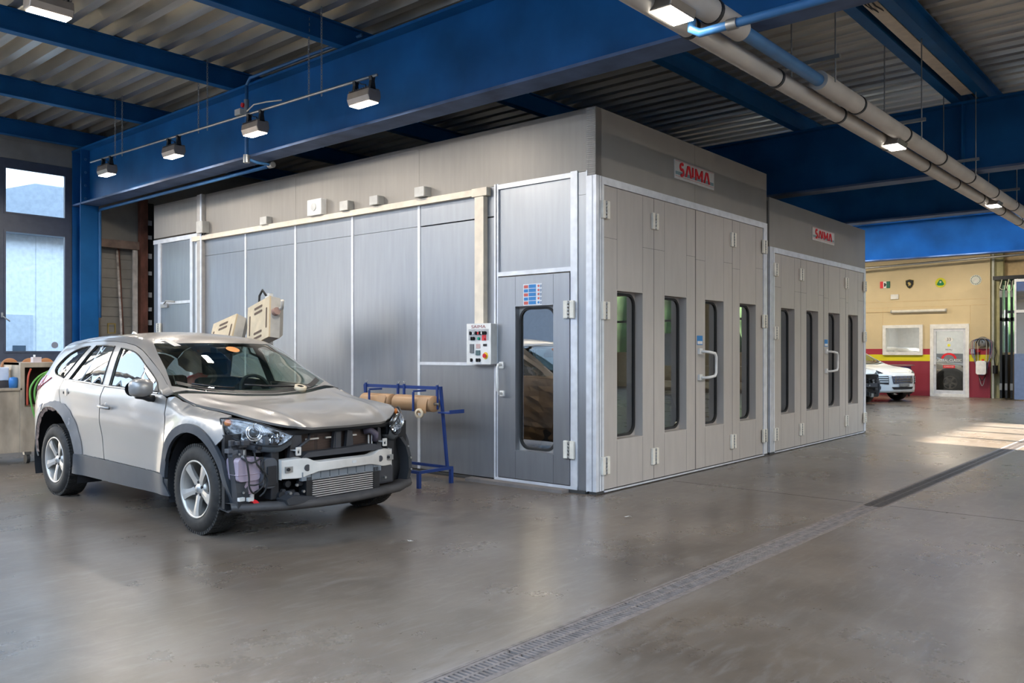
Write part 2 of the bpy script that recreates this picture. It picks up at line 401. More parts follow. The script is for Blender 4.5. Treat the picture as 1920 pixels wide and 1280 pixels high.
ym = wall_material(); tan_ = mat('tan_wall', (.62, .47, .27), .7)
f = M_()
W0, W1 = 7.70, 8.93; D0, D1 = 6.36, 7.48
f.box((XF, W1, 0), (XF+.25, YW+.2, 5.25), ym); f.box((XF, W0, 0), (XF+.25, W1, 1.31), ym); f.box((XF, W0, 2.29), (XF+.25, W1, 5.25), ym)
f.box((XF, D1, 0), (XF+.25, W0, 5.25), ym); f.box((XF, D0, 2.29), (XF+.25, D1, 5.25), ym); f.box((XF, 5.78, 0), (XF+.25, D0, 5.25), ym)
for z in (3.05, 2.86): f.box((XF-.006, 5.78, z), (XF, 11, z+.012), tan_)
for y in (9.6, 8.93, 6.33): f.box((XF-.006, y, 2.29 if y < 9 else 0), (XF, y+.012, 2.86), tan_)
f.box((XF-.015, 5.78, 0), (XF, 5.86, 5.2), ym)
struct(f.build('wall_far'))
f = M_().box((XF+.3, YS-1, 0), (XF+.6, 5.5, 1.4), tan_).box((XF+.3, YS-1, 3.7), (XF+.6, 5.5, 5.2), tan_)
for y_ in (-9.5, -5.0, -.6, 3.8): f.box((XF+.3, y_-.45, 1.4), (XF+.6, y_+.45, 3.7), tan_)
for k_ in range(14): f.box((XF+.35, -9+1.05*k_, 1.4), (XF+.43, -8.93+1.05*k_, 3.7), win_fr)
f.box((XF+.35, -9.5, 2.6), (XF+.43, 5.4, 2.68), win_fr)
f.box((XF+.05, 5.45, 0), (XF+.3, 5.78, 5.2), mat('pale_green_wall', (.42, .40, .22), .7))
struct(f.build('wall_recess'))
# opening side of the hall (left of the camera) : glazed gates
f = M_().box((XL-.2, 3.2, 0), (XL, YW, .12), siding).box((XL-.2, YS-.2, 4.9), (XL, YW, 5.25), siding)
struct(f.build('wall_left'))
k = 0
for y0 in (3.2, 6.2, 9.2, 12.2):
    f = M_(); y1 = min(y0+3.0, YW)
    f.box((XL-.1, y0, .12), (XL, y0+.06, 4.9), win_fr).box((XL-.1, y1-.06, .12), (XL, y1, 4.9), win_fr).box((XL-.1, y0, 3.0), (XL, y1, 3.08), win_fr)
    o = f.build('window_%d' % (20+k)); struct(o); k += 1
yl2 = mat('dull_wall', (.22, .18, .14), .7)
f = M_().box((XL-.2, YS-.2, 0), (1.4, YS, 5.25), yl2).box((1.4, YS-.2, 4.2), (9, YS, 5.25), yl2).box((1.4, YS-.2, 0), (9, YS, .5), yl2)
f.box((9, YS-.2, 0), (12.1, YS, 5.25), yl2).box((12.1, YS-.2, 0), (16.9, YS, 3.20), yl2).box((12.1, YS-.2, 3.72), (16.9, YS, 5.25), yl2).box((16.9, YS-.2, 0), (20.5, YS, 5.25), yl2)
f.box((20.5, YS-.2, 4.6), (27, YS, 5.25), yl2).box((27, YS-.2, 0), (XF+.2, YS, 5.25), yl2)
for x_ in (4, 6.5): f.box((x_, YS-.15, .5), (x_+.15, YS, 4.2), win_fr)
for x_ in (13.3, 14.6, 15.8): f.box((x_, YS-.15, 3.20), (x_+.12, YS, 3.72), win_fr)
struct(f.build('wall_front'))
# ---- outside
gm_ = mat('yard_asphalt', (.09, .09, .095), .9)
struct(M_().box((-80, -80, -.5), (110, 80, -.305), gm_).build('ground'))
nb = thing('neighbour_building', 'white panelled building across the yard, seen through the window', 'building', (13, 27, -.3))
wh = mat('white_cladding', (.66, .70, .72), .5)
f = M_(); x = -7.5
while x < 7.4: f.box((x, 0, 0), (x+.98, 8, 5.3), wh); x += 1.0
f.box((-7.5, .02, 0), (7.5, 8, 5.3), wh); f.build('wall', nb)
M_().prism([(-8, 5.15), (8, 5.15), (0, 7.9)], 'y', -.4, 8.3, mat('pale_roof', (.30, .34, .38), .6)).build('roof', nb)
dd = M_().box((-4.5, -.06, 0), (-3.6, -.0, 2.8), mat('door_white', (.45, .50, .54), .5)).build('door', nb)
M_().box((-4.15, -.07, .9), (-3.8, -.055, 1.9), mat('dark_pane', (.05, .08, .11), .1)).build('pane', dd)
t = thing('neighbour_building', 'pale warehouse added unseen behind the camera to block the sun', 'building', (-25, -26, -.3)); M_().box((0, 0, 0), (32.8, 8, 9.6), mat('blocker', (.72, .68, .60), .8)).build('wall', t)  # unseen mass added to keep direct sun out of the near openings

t = thing('neighbour_building', 'dark unseen building added to block the sun, right of the sunlit gap', 'building', (15.6, -26, -.3)); M_().box((0, 0, 0), (18, 8, 9.5), mat('blocker_dark', (.07, .085, .06), .9, 0, (2, .6, (1, 1, 1)))).build('wall', t)  # unseen dark mass added to keep direct sun out of the far opening

t = thing('neighbour_building', 'grey unseen building added to dim the sky facing the open side of the hall', 'building', (-19, -17, -.3)); M_().box((0, 0, 0), (8.9, 55, 6.6), mat('sky_block_grey', (.34, .38, .44), .8)).build('wall', t)  # unseen mass added to dim the sky that the car and booth side reflect

random.seed(21)
hg = mat('added_foliage', (.035, .055, .03), .9, 0, (1.2, .5, (1, 1, 1)))
t = thing('tree_row', 'dark row of trees added unseen past the open side to dim reflections on the car', 'trees', (-42, 40, -.3)); f = M_()  # unseen trees added so the car side reflects something dark
for k in range(15):
    x = 2.4*k; r_ = 1.7+random.random()*.6; h_ = 6+2*random.random(); f.revolve([(0, 0), (r_*.8, .2), (r_, h_*.35), (r_*.85, h_*.7), (r_*.4, h_*.93), (0, h_)], (x, random.random(), 0), (0, 0, 1), hg, 10)
f.build('foliage', t)

t = thing('tree_row', 'dark trees behind the far windows right of the folding doors', 'trees', (38, -16, -.3)); f = M_()
hg2 = mat('leafy_green', (.05, .10, .035), .9, 0, (1.5, .6, (1, 1, 1)))
for k in range(11):
    y = 2.6*k; r_ = 1.8+random.random()*.6; h_ = 6.5+2*random.random(); f.revolve([(0, 0), (r_*.8, .2), (r_, h_*.35), (r_*.85, h_*.7), (r_*.4, h_*.93), (0, h_)], (random.random(), y, 0), (0, 0, 1), hg2, 10)
f.build('foliage', t)
t = thing('workbench', 'plywood workbench with planks beneath, right of the folding doors and out of frame', 'workbench', (27.6, -7.2, 0))
M_().box((0, 0, .85), (.8, 5.2, .90), mat('bench_ply', (.62, .46, .26), .6)).build('top', t); M_().box((.05, .1, .12), (.75, 5.1, .32), MATS['bench_ply']).build('plank_stack', t)
for a in (.1, 2.6, 5.0): M_().box((.05, a, 0), (.75, a+.08, .85), galv).build('leg', t)
M_().box((.2, 1.0, .90), (.7, 2.2, 2.1), mat('machine_grey', (.40, .40, .38), .5)).build('cabinet', t)
# ============================================================ spray booths
BO = (6.7986, 4.8118, 0); BR = radians(1.1)
seamm = mat('panel_seam', (.05, .05, .05), .6)
def hinge(parent, p, axis, out):
    # p: centre; axis: 'front' (panel faces -Y) or 'side' (faces -X)
    f = M_()
    def B(a, b, m):
        if axis == 'front': f.box((p[0]+a[0], p[1]-a[1], p[2]+a[2]), (p[0]+b[0], p[1]-b[1], p[2]+b[2]), m)
        else: f.box((p[0]-a[1], p[1]+a[0], p[2]+a[2]), (p[0]-b[1], p[1]+b[0], p[2]+b[2]), m)
    B((-.065, 0, -.09), (-.012, .03, .09), hingem); B((.012, 0, -.09), (.065, .03, .09), hingem)
    for k in range(5): B((-.011, 0, -.085+.035*k), (.011, .036, -.057+.035*k), galv)
    f.build('hinge', parent, bevel=.006)
def win_leaf(f, x0, x1, z0, z1, wx0, wx1, wz0, wz1, th, m, plane='front'):
    # a leaf of thickness th with a rectangular hole, in four pieces
    def B(a, b, c, d):
        if plane == 'front': f.box((a, 0, b), (c, th, d), m)
        else: f.box((0, a, b), (th, c, d), m)
    B(x0, z0, wx0, z1); B(wx1, z0, x1, z1); B(wx0, z0, wx1, wz0); B(wx0, wz1, wx1, z1)
def leaf_window(parent, x0, x1, z0, z1, d, plane='front'):
    ax = 'y' if plane == 'front' else 'x'
    f = M_(); O_ = rrect(x0+.0, z0+.0, x1, z1, .004); 
    inner = rrect(x0+.035, z0+.035, x1-.035, z1-.035, .10); outer = rrect(x0+.012, z0+.012, x1-.012, z1-.012, .12)
    fr = rrect(x0-.001, z0-.001, x1+.001, z1+.001, .001)
    ring(f, fr, outer, ax, d, d+.012, steelw)
    w_ = f.build('window_surround', parent)
    g = M_(); ring(g, outer, inner, ax, d-.014, d+.016, blkr); g.build('gasket', w_)
    g = M_(); g.prism(inner, ax, d, d+.006, boothglass); g.build('pane', w_)
def sign(parent_loc, rz, w_, h_, label, depth=.02, size=None):
    t = thing('sign_plate', label, 'sign', parent_loc, rz)
    grey_ = mat('sign_grey', (.64, .63, .60), .4); M_().box((-w_/2, -.012, -h_/2), (w_/2, 0, h_/2), grey_).build('plate', t, bevel=.003)
    f = M_(); rm = mat('sign_line', (.60, .25, .25), .5)
    for z in (-h_*.36, h_*.44): f.box((-w_*.48, -.0135, z), (w_*.48, -.012, z+.006), rm)
    f.box((-w_*.48, -.0135, -h_*.27), (w_*.48, -.012, -h_*.10), mat('sign_teal', (.22, .33, .36), .5)); f.build('stripe', t)
    # the five letters, drawn as strokes: S A I M A (the A without its bar)
    L = M_(); H_ = h_*.62; lw = H_*.21; y0, y1 = -.022, -.0125; zb = -H_/2+h_*.04
    def quad(p, q, wd):  # thick stroke between two points, vertical cut ends
        (ax_, az), (bx, bz) = p, q
        L.prism([(ax_-wd/2, az), (ax_+wd/2, az), (bx+wd/2, bz), (bx-wd/2, bz)], 'y', y0, y1, red)
    tot = w_*.80; x = -tot/2; u = tot/5.1
    # S
    sx = x+u*.42; r_ = H_*.27
    pts = []
    for a in range(40, 275, 15): pts.append((sx+r_*1.05*cos(radians(a)), zb+H_-r_-lw*.0+r_*sin(radians(a))))
    for a in range(75, -140, -15): pts.append((sx+r_*1.05*cos(radians(a)), zb+r_+r_*sin(radians(a))))
    o2 = []; i2 = []
    for i, p in enumerate(pts):
        a = pts[max(i-1, 0)]; b = pts[min(i+1, len(pts)-1)]; dx, dz = b[0]-a[0], b[1]-a[1]; n_ = hypot(dx, dz) or 1
        o2.append((p[0]-dz/n_*lw*.5, p[1]+dx/n_*lw*.5)); i2.append((p[0]+dz/n_*lw*.5, p[1]-dx/n_*lw*.5))
    for i in range(len(pts)-1): L.prism([o2[i], o2[i+1], i2[i+1], i2[i]], 'y', y0, y1, red)
    def A_(cx):
        quad((cx-u*.40, zb), (cx-u*.08, zb+H_), lw*1.05); quad((cx+u*.40, zb), (cx+u*.08, zb+H_), lw*1.05)
    A_(x+u*1.45); quad((x+u*2.13, zb+H_*.14), (x+u*2.13, zb+H_), lw*1.1)
    mx0, mx1 = x+u*2.62, x+u*3.62
    quad((mx0, zb), (mx0, zb+H_), lw*1.05); quad((mx1, zb), (mx1, zb+H_), lw*1.05); quad((mx0, zb+H_), ((mx0+mx1)/2, zb+H_*.18), lw); quad((mx1, zb+H_), ((mx0+mx1)/2, zb+H_*.18), lw)
    A_(x+u*4.42)
    L.build('lettering', t)
    return t
def booth_front(T, x0, W, HT, FH, leaves, wz, hz, handle_leaf):
    """front of a booth; x0 left edge, leaves = leaf boundaries, FH frame top"""
    f = M_(); d = .10
    mid = x0+W*.5
    f.box((x0, 0, FH), (mid-.002, d, HT), fasc).box((mid+.002, 0, FH), (x0+W, d, HT), fasc)
    f.box((mid-.002, .01, FH), (mid+.002, d, HT), alu)
    f.build('fascia', T)
    f = M_(); fw = leaves[0]-x0
    f.box((x0, -.012, .03), (leaves[0]-.006, .10, FH), alu).box((leaves[-1]+.004, -.012, .03), (x0+W, .10, FH), alu).box((leaves[0]-.006, -.012, FH-.075), (leaves[-1]+.004, .10, FH), alu)
    for k in (.3, .62): f.box((x0+fw*k, -.015, .03), (x0+fw*k+.006, -.012, FH), steel)
    f.build('frame', T)
    M_().box((x0, -.005, 0), (x0+W, .08, .03), seamm).box((leaves[0], -.02, .012), (leaves[-1], -.004, .026), alu).build('sill', T)
    f = M_()
    for i, g_ in ((1, .0022), (2, .007), (3, .0022)): f.box((leaves[i]-g_, -.001, .035), (leaves[i]+g_, .05, FH-.08), seamm)
    f.build('leaf_gap', T)
    for i in range(4):
        a, b = leaves[i]+.004, leaves[i+1]-.004
        E_ = M_(); wx0, wx1 = wz[i][0], wz[i][1]
        win_leaf(E_, a, b, .035, FH-.08, wx0, wx1, wz[i][2], wz[i][3], .12, steelw)
        # vertical skin joints and short horizontal joints
        for xx in (wx0, wx1):
            E_.box((xx-.0015, -.0006, .035), (xx+.0015, .0, wz[i][2]-.01), seamm); E_.box((xx-.0015, -.0006, wz[i][3]+.01), (xx+.0015, 0, FH-.08), seamm)
        E_.box((a, -.0006, FH*.81-.03*i), (wx0, 0, FH*.81+.003-.03*i), seamm); E_.box((wx1, -.0006, FH*.80), (b, 0, FH*.80+.003), seamm)
        lf = E_.build('door_leaf', T)
        leaf_window(lf, wx0, wx1, wz[i][2], wz[i][3], .10)
        if i == handle_leaf:
            h = M_(); hx = a+.10
            h.tube([(hx, 0, 1.42), (hx, -.07, 1.42), (hx+.03, -.11, 1.415), (hx+.16, -.12, 1.40), (hx+.19, -.12, 1.36), (hx+.19, -.12, 1.17), (hx+.16, -.12, 1.13), (hx+.03, -.11, 1.115), (hx, -.07, 1.11), (hx, 0, 1.11)], .017, white, 10)
            h.box((hx-.05, -.03, 1.08), (hx+.02, 0, 1.15), white).box((hx-.05, -.03, 1.39), (hx+.02, 0, 1.46), white); h.build('handle', lf)
            s_ = M_().box((a+.03, -.004, 1.50), (a+.17, -.001, 1.61), mat('notice_blue', (.03, .22, .55), .5)); s_.box((a+.04, -.005, 1.51), (a+.16, -.004, 1.545), white); s_.build('notice', lf)
    # hinges: outer pairs have three, inner pairs two
    for x, zs in ((leaves[0], hz), (leaves[1], (hz[0], hz[2])), (leaves[3], (hz[0], hz[2])), (leaves[4], hz)):
        for z in zs: hinge(T, (x, -.012 if x in (leaves[0], leaves[4]) else 0, z), 'front', 0)

B1 = thing('spray_booth', 'large brushed grey paint spray booth behind the stripped silver car', 'spray booth', BO, BR)
LV = [.135, 1.125, 2.085, 3.075, 4.02]
booth_front(B1, 0, 4.14, 3.85, 3.17, LV, [(.387, .89, .52, 2.045), (1.357, 1.865, .52, 2.045), (2.33, 2.83, .52, 2.045), (3.293, 3.79, .52, 2.045)], (2.84, 1.83, .28), 2)
# ribbed end strip of the fascia at the corner
f = M_().box((0, 0.0, 3.17), (.10, .11, 3.85), steelw)
for k in range(33): f.box((-.003, .005, 3.18+.02*k), (0, .105, 3.19+.02*k), fasc)
f.build('ribbed_edge', B1)
# corner post
M_().box((-.012, -.012, .03), (0, .10, 3.17), alu).box((-.016, .03, .03), (-.012, .036, 3.17), steel).build('corner_post', B1)
f = M_().box((-.006, .10, .02), (.08, .112, 3.23), alu).box((0, .112, .02), (.08, .21, 2.99), steel).box((0, .112, 2.993), (.08, .21, 3.22), steel); f.build('corner_panel', B1)
# side: upper fascia
seams = [0.11, 2.51, 4.94, 7.45]
for a, b in zip(seams[:-1], seams[1:]):
    M_().box((0, a+.002, 3.225), (.08, b-.002, 3.85), fasc).build('upper_panel', B1)
M_().box((0, 7.47, 3.30), (.08, 8.87, 3.85), fasc).build('upper_panel', B1)
M_().box((-.05, 7.27, .03), (.04, 7.42, 3.85), mat('pale_post', (.50, .47, .44), .5, .3)).box((-.062, 7.27, .03), (-.05, 7.31, 3.85), alu).box((-.01, 7.43, .03), (.04, 7.47, 3.85), seamm).build('corner_post', B1)
# side panels and profiles
bays = [(1.33, 2.49), (2.53, 3.71), (3.75, 4.92), (4.96, 6.13), (6.17, 7.27)]
for i, (a, b) in enumerate(bays):
    if i == 0:
        M_().box((0, a, .04), (.08, b, 1.265), steel).build('wall_panel', B1); M_().box((0, a, 1.30), (.08, b, 2.885), steel).build('wall_panel', B1)
    else: M_().box((0, a, .04), (.08, b, 2.895), steel).build('wall_panel', B1)
    M_().box((0, a, 2.90), (.08, b, 3.22), steel).build('wall_panel', B1)
for y in (2.51, 3.73, 4.94, 6.15): M_().box((-.008, y-.02, .04), (.05, y+.02, 3.22), alu).build('panel_profile', B1)
M_().box((-.008, 1.33, 1.265), (.05, 2.49, 1.30), alu).build('panel_profile', B1)
# pedestrian door bay
f = M_().box((-.012, 1.265, .03), (.08, 1.325, 3.24), alu).box((-.018, 1.29, .03), (-.012, 1.295, 3.24), seamm)
f.box((-.012, .215, .03), (.08, .30, 3.24), alu).box((-.012, .30, 3.18), (.08, 1.265, 3.23), alu).box((-.012, .30, 2.235), (.08, 1.265, 2.28), alu).box((-.02, .215, .02), (.06, 1.30, .06), alu)
f.build('door_frame', B1)
M_().box((.01, .302, 2.282), (.07, 1.263, 3.178), steel).build('wall_panel', B1)
E_ = M_(); win_leaf(E_, .305, 1.262, .07, 2.22, .51, 1.016, .37, 1.90, .11, steel, 'side')
for yy in (.51, 1.016): E_.box((-.0006, yy-.0015, .07), (0, yy+.0015, .36), seamm); E_.box((-.0006, yy-.0015, 1.91), (0, yy+.0015, 2.22), seamm)
dl = E_.build('door', B1, loc=(-.022, 0, 0)); leaf_window(dl, .51, 1.016, .37, 1.90, .07, 'side')
f = M_().tube([(0, 1.20, 1.28), (-.08, 1.19, 1.28), (-.10, 1.185, 1.25), (-.10, 1.18, 1.00), (-.08, 1.18, .97), (0, 1.19, .97)], .015, white, 10).box((-.02, 1.17, 1.24), (0, 1.23, 1.31), white).box((-.02, 1.16, .94), (0, 1.22, 1.0), white); f.build('handle', dl)
for z in (1.845, .43): hinge(B1, (-.022, .30, z), 'side', 0)
# safety notice above the door window
f = M_().box((-.002, .655, 1.905), (0, .905, 2.13), mat('notice_white', (.70, .74, .78), .35))
nbm = mat('notice_blue', (.03, .22, .55), .5); nrm = mat('notice_red', (.6, .12, .10), .5)
for i in range(5):
    z = 1.915+.043*i; f.box((-.004, .84, z), (-.002, .895, z+.032), nbm if i % 2 else nrm); f.box((-.004, .735, z), (-.002, .83, z+.036), nbm)
    f.prism([(.70+.013*cos(a*pi/6), z+.018+.013*sin(a*pi/6)) for a in range(12)], 'x', -.004, -.002, nbm if i == 0 else nrm)
    f.box((-.003, .66, z), (-.002, .68, z+.03), mat('notice_text', (.25, .3, .4), .6))
f.build('safety_notice', B1, loc=(-.022, 0, 0))
# far narrow bay with its own door
f = M_().box((-.012, 7.47, .03), (.06, 7.53, 3.27), alu).box((-.012, 7.62, .03), (.06, 7.70, 3.20), alu).box((-.012, 8.63, .03), (.06, 8.72, 3.20), alu).box((-.012, 7.53, 3.20), (.06, 8.87, 3.27), alu).box((-.012, 7.70, 2.19), (.06, 8.63, 2.235), alu)
f.build('door_frame', B1)
M_().box((0, 7.53, .03), (.06, 7.62, 3.2), steel).box((0, 8.72, .03), (.06, 8.87, 3.2), steel).box((.005, 7.70, 2.235), (.06, 8.63, 3.2), steel).build('wall_panel', B1)
sd = M_().box((-.005, 7.705, .05), (.05, 8.625, 2.185), steel).build('door', B1)
f = M_().box((-.03, 8.38, 2.14), (-.005, 8.60, 2.20), grey).tube([(-.02, 8.5, 2.2), (-.09, 8.30, 2.24), (-.03, 8.15, 2.225)], .012, grey, 6); f.build('door_closer', sd)
hinge(sd, (-.012, 8.66, 1.80), 'side', 0)
M_().box((-.03, .11, 0), (.08, 8.87, .03), seamm).build('sill', B1)
inn = mat('booth_interior', (.50, .49, .46), .6)
# inside of the booth: white walls, floor and roof
f = M_().box((.13, 8.78, .02), (4.10, 8.87, 3.80), inn).box((4.06, .14, .02), (4.14, 8.87, 3.85), steelw).box((0.0, .11, 3.80), (4.14, 8.87, 3.85), steelw).box((.09, 1.34, .02), (.12, 7.2, 3.2), inn).box((.03, 7.2, .02), (.12, 8.8, 3.2), inn)
f.build('inner_shell', B1)
l = bpy.data.lights.new('booth_lamp', 'AREA'); l.size = .6; l.energy = 32; l.color = (1, .93, .82); lo = bpy.data.objects.new('booth_lamp', l); COL.objects.link(lo); lo.parent = B1; lo.location = (.9, 1.7, 3.4)
step = M_().box((-.16, .30, 0), (-.04, 1.62, .035), mat('step_stone', (.20, .18, .17), .7)).build('threshold_step', None); step.location = BO; step.rotation_euler = (0, 0, BR)
tag(step, 'low stone kerb step under the booth side door', 'step')

B2 = thing('spray_booth', 'smaller lower grey spray booth to the right, nearer the yellow wall', 'spray booth', BO, BR)
LV2 = [4.40, 5.38, 6.335, 7.37, 8.29]
booth_front(B2, 4.235, 4.15, 3.55, 2.87, LV2, [(4.64, 5.145, .53, 2.04), (5.61, 6.10, .53, 2.04), (6.55, 7.08, .53, 2.04), (7.49, 8.0, .53, 2.04)], (2.56, 1.68, .27), 2)
M_().box((4.16, .02, 0), (4.232, .3, 3.5), seamm).build('joint_cover', B2)
M_().box((8.30, .10, .02), (8.385, 8.0, 3.55), steelw).box((4.235, .10, 3.50), (8.385, 8.0, 3.55), steelw).box((4.235, 7.9, .02), (8.385, 8.0, 3.55), inn).box((4.235, .13, .02), (4.27, 8.0, 3.5), inn).build('inner_shell', B2)
def onB(p): return (BO[0]+cos(BR)*p[0]-sin(BR)*p[1], BO[1]+sin(BR)*p[0]+cos(BR)*p[1], p[2])
sign(onB((2.055, 0, 3.495)), BR, .98, .215, 'large grey sign plate with red letters on the big booth')
sign(onB((6.31, 0, 3.225)), BR, .96, .20, 'grey sign plate with red letters on the smaller right booth')

# the covered car inside the large booth
pap = mat('kraft_paper', (.42, .27, .14), .55, 0, (5, .25, (1, 1, 1)))
t = thing('masked_car', 'dark car wrapped in brown masking paper inside the booth, seen through the door window', 'car', onB((2.6, .9, .03)), BR)
prof = [(-.95, 0), (-.98, .5), (-.85, .85), (-.62, 1.35), (0, 1.42), (.62, 1.35), (.85, .85), (.98, .5), (.95, 0)]
f = M_(); ys = [0, .25, .9, 1.7, 3.2, 4.3]; sc = [(.85, .60), (.95, .66), (1, .72), (1, 1), (1, 1), (.9, .7)]
vs = [(u*a, y, v*b*(1.0)) for y, (a, b) in zip(ys, sc) for u, v in prof]; nP = len(prof)
f.add(vs, [(i*nP+j, i*nP+j+1, (i+1)*nP+j+1, (i+1)*nP+j) for i in range(5) for j in range(nP-1)]+[tuple(range(nP))], mat('dark_car_paint', (.03, .03, .035), .2), True); f.build('body', t)
random.seed(3); f = M_(); G = 15
vs = []; 
for i in range(G+1):
    for j in range(G+1):
        u = j/G; v = i/G; z = .08+1.0*u; x = -1.03-.04*random.random()+.22*max(0, u-.55); vs.append((x-.10*(1-u)*sin(v*9)-.02*sin(v*31+u*7), .05+1.7*v+.05*random.random(), z))
f.add(vs, [(i*(G+1)+j, i*(G+1)+j+1, (i+1)*(G+1)+j+1, (i+1)*(G+1)+j) for i in range(G) for j in range(G)], pap, False); f.build('masking_paper', t)

# ---- electrical bits on the booth side, each its own thing
def jbox(y0, y1, z0, z1, label, d=.08, lid=True):
    t = thing('junction_box', label, 'electrical box', onB((0, (y0+y1)/2, z0)), BR, 'small grey boxes above the cable duct')
    M_().box((-d*.75, -(y1-y0)/2, 0), (0, (y1-y0)/2, z1-z0), grey).build('base', t, bevel=.004); M_().box((-d, -(y1-y0)/2, 0), (-d*.78, (y1-y0)/2, z1-z0), mat('lid_grey', (.58, .57, .54), .5)).build('lid', t, bevel=.004)
jbox(5.50, 5.66, 3.21, 3.32, 'grey junction box on the duct between the corner post and the square vent', .09)
jbox(3.71, 3.87, 3.215, 3.335, 'grey junction box on the duct just right of the white square unit', .10)
jbox(3.13, 3.28, 3.22, 3.33, 'grey junction box on the duct, second from the duct corner', .11)
jbox(2.31, 2.47, 3.22, 3.335, 'grey junction box nearest the duct corner', .12)
jbox(7.15, 7.32, 3.24, 3.42, 'grey junction box with two cables on the pale post, furthest left', .12)
for dy in (7.18, 7.26): M_().tube([(-.05, dy, 3.24), (-.055, dy+.01, 3.205), (-.05, dy-.01, 3.19)], .008, blkr, 6).build('box_cable', B1)
t = thing('siren_unit', 'square white unit with a round grille above the cable duct', 'siren', onB((0, 4.40, 3.215)), BR)
M_().box((-.10, -.15, 0), (0, .15, .215), white).build('housing', t, bevel=.01)
M_().cyl((-.10, 0, .11), (-.112, 0, .11), .05, mat('pale_grille', (.62, .62, .6), .5), 24).build('grille', t)
t = thing('cable_duct', 'cream box duct along the booth side, turning down to the control panel', 'cable duct', BO, BR)
M_().box((-.06, 1.40, 3.14), (-.001, 7.56, 3.21), cream).build('duct_run', t); M_().box((-.075, 1.38, 3.125), (-.002, 1.60, 3.215), cream).build('corner_cover', t)
M_().box((-.07, 1.43, 1.73), (-.001, 1.56, 3.12), cream).build('down_run', t)
# control panel
t = thing('control_panel', 'white booth control panel with switches, buttons and a red emergency stop', 'control panel', onB((-.002, 1.455, 1.283)), BR); t.scale = (.57, .87, .98)
M_().box((-.20, -.20, 0), (0, .20, .45), mat('panel_side', (.60, .61, .60), .45)).box((-.208, -.205, -.003), (-.20, .205, .453), white).build('cabinet', t, bevel=.004)
text_obj('lettering', 'SAIMA', .05, mat('letter_dull_red', (.28, .06, .06), .5), t, (-.210, 0, .415), (pi/2, 0, -pi/2), .003, 0, .24)
X0 = -.208
f = M_().box((X0-.002, -.17, .265), (X0, .17, .39), mat('panel_grey', (.45, .45, .46), .5)); f.build('button_field', t)
gr = mat('green_button', (.0, .32, .20), .35); yl = mat('yellow_button', (.80, .55, .05), .4); rb = mat('red_button', (.65, .03, .04), .35); lt = mat('lamp_white', (.8, .8, .75), .3)
def knob(y, z, r, m, L_=.03, name='button'):
    M_().cyl((X0-.002, y, z), (X0-.008, y, z), r*1.25, galv, 16).cyl((X0-.008, y, z), (X0-L_, y, z), r, m, 16).build(name, t)
def selector(y, z):
    f = M_().cyl((X0-.002, y, z), (X0-.012, y, z), .020, blk, 16).cyl((X0-.012, y, z), (X0-.026, y, z), .016, blk, 16); f.box((X0-.042, y-.005, z-.018), (X0-.026, y+.005, z+.020), blk); f.build('selector_switch', t)
knob(.085, .345, .013, lt, .02, 'pilot_lamp'); selector(.13, .345); selector(.11, .285); selector(.075, .285); knob(.0, .345, .016, rb, .02, 'pilot_lamp'); selector(.035, .345); selector(-.03, .345)
knob(-.01, .285, .016, gr); M_().box((X0-.006, -.13, .262), (X0-.002, -.06, .325), rb).build('warning_plate', t); knob(-.10, .285, .015, rb); selector(-.085, .345); selector(-.12, .345); knob(-.055, .345, .012, lt, .02, 'pilot_lamp')
M_().box((X0-.02, .075, .125), (X0, .14, .225), mat('display_grey', (.16, .17, .18), .3)).build('display', t); M_().box((X0-.006, -.03, .175), (X0, .04, .225), mat('pink_plate', (.55, .38, .36), .5)).build('label_plate', t)
M_().box((X0-.02, -.03, .10), (X0, .04, .155), mat('counter_dark', (.10, .16, .17), .3)).build('counter', t); M_().box((X0-.008, -.14, .20), (X0, -.08, .225), blk).build('display', t)
f = M_().cyl((X0, -.12, .095), (X0-.006, -.12, .095), .04, yl, 24); f.build('emergency_collar', t); M_().cyl((X0-.006, -.12, .095), (X0-.03, -.12, .095), .014, yl, 12).cyl((X0-.03, -.12, .095), (X0-.052, -.12, .095), .024, rb, 20).build('emergency_stop', t)
for y in (.115, .02, -.02): selector(y, .045)
t2 = None
# ============================================================ car bodies
def carpaint(name, col, metal=.55, rough=.32):
    m = mat(name, col, rough, metal, noise=False, coat=.6); return m
silver = carpaint('silver_paint', (.30, .282, .265), .5, .36)
primer = mat('primer_grey', (.15, .145, .145), .55)
clad = mat('cladding_grey', (.042, .047, .056), .38)
cglass = glass('car_glass', (.66, .80, .74), .08); sglass = glass('side_glass', (.62, .70, .68), .28)
clear = glass('lens_clear', (.93, .94, .95), .06)
chrome = mat('chrome', (.75, .75, .76), .12, 1.0, noise=False)
rimm = mat('alloy_rim', (.48, .45, .41), .33, .55, noise=False)
tyre = mat('tyre_rubber', (.020, .018, .016), .7, 0, (20, .4, (1, 1, 1)))
dark = mat('engine_dark', (.014, .014, .016), .6); dark2 = mat('engine_grey', (.05, .05, .055), .5)

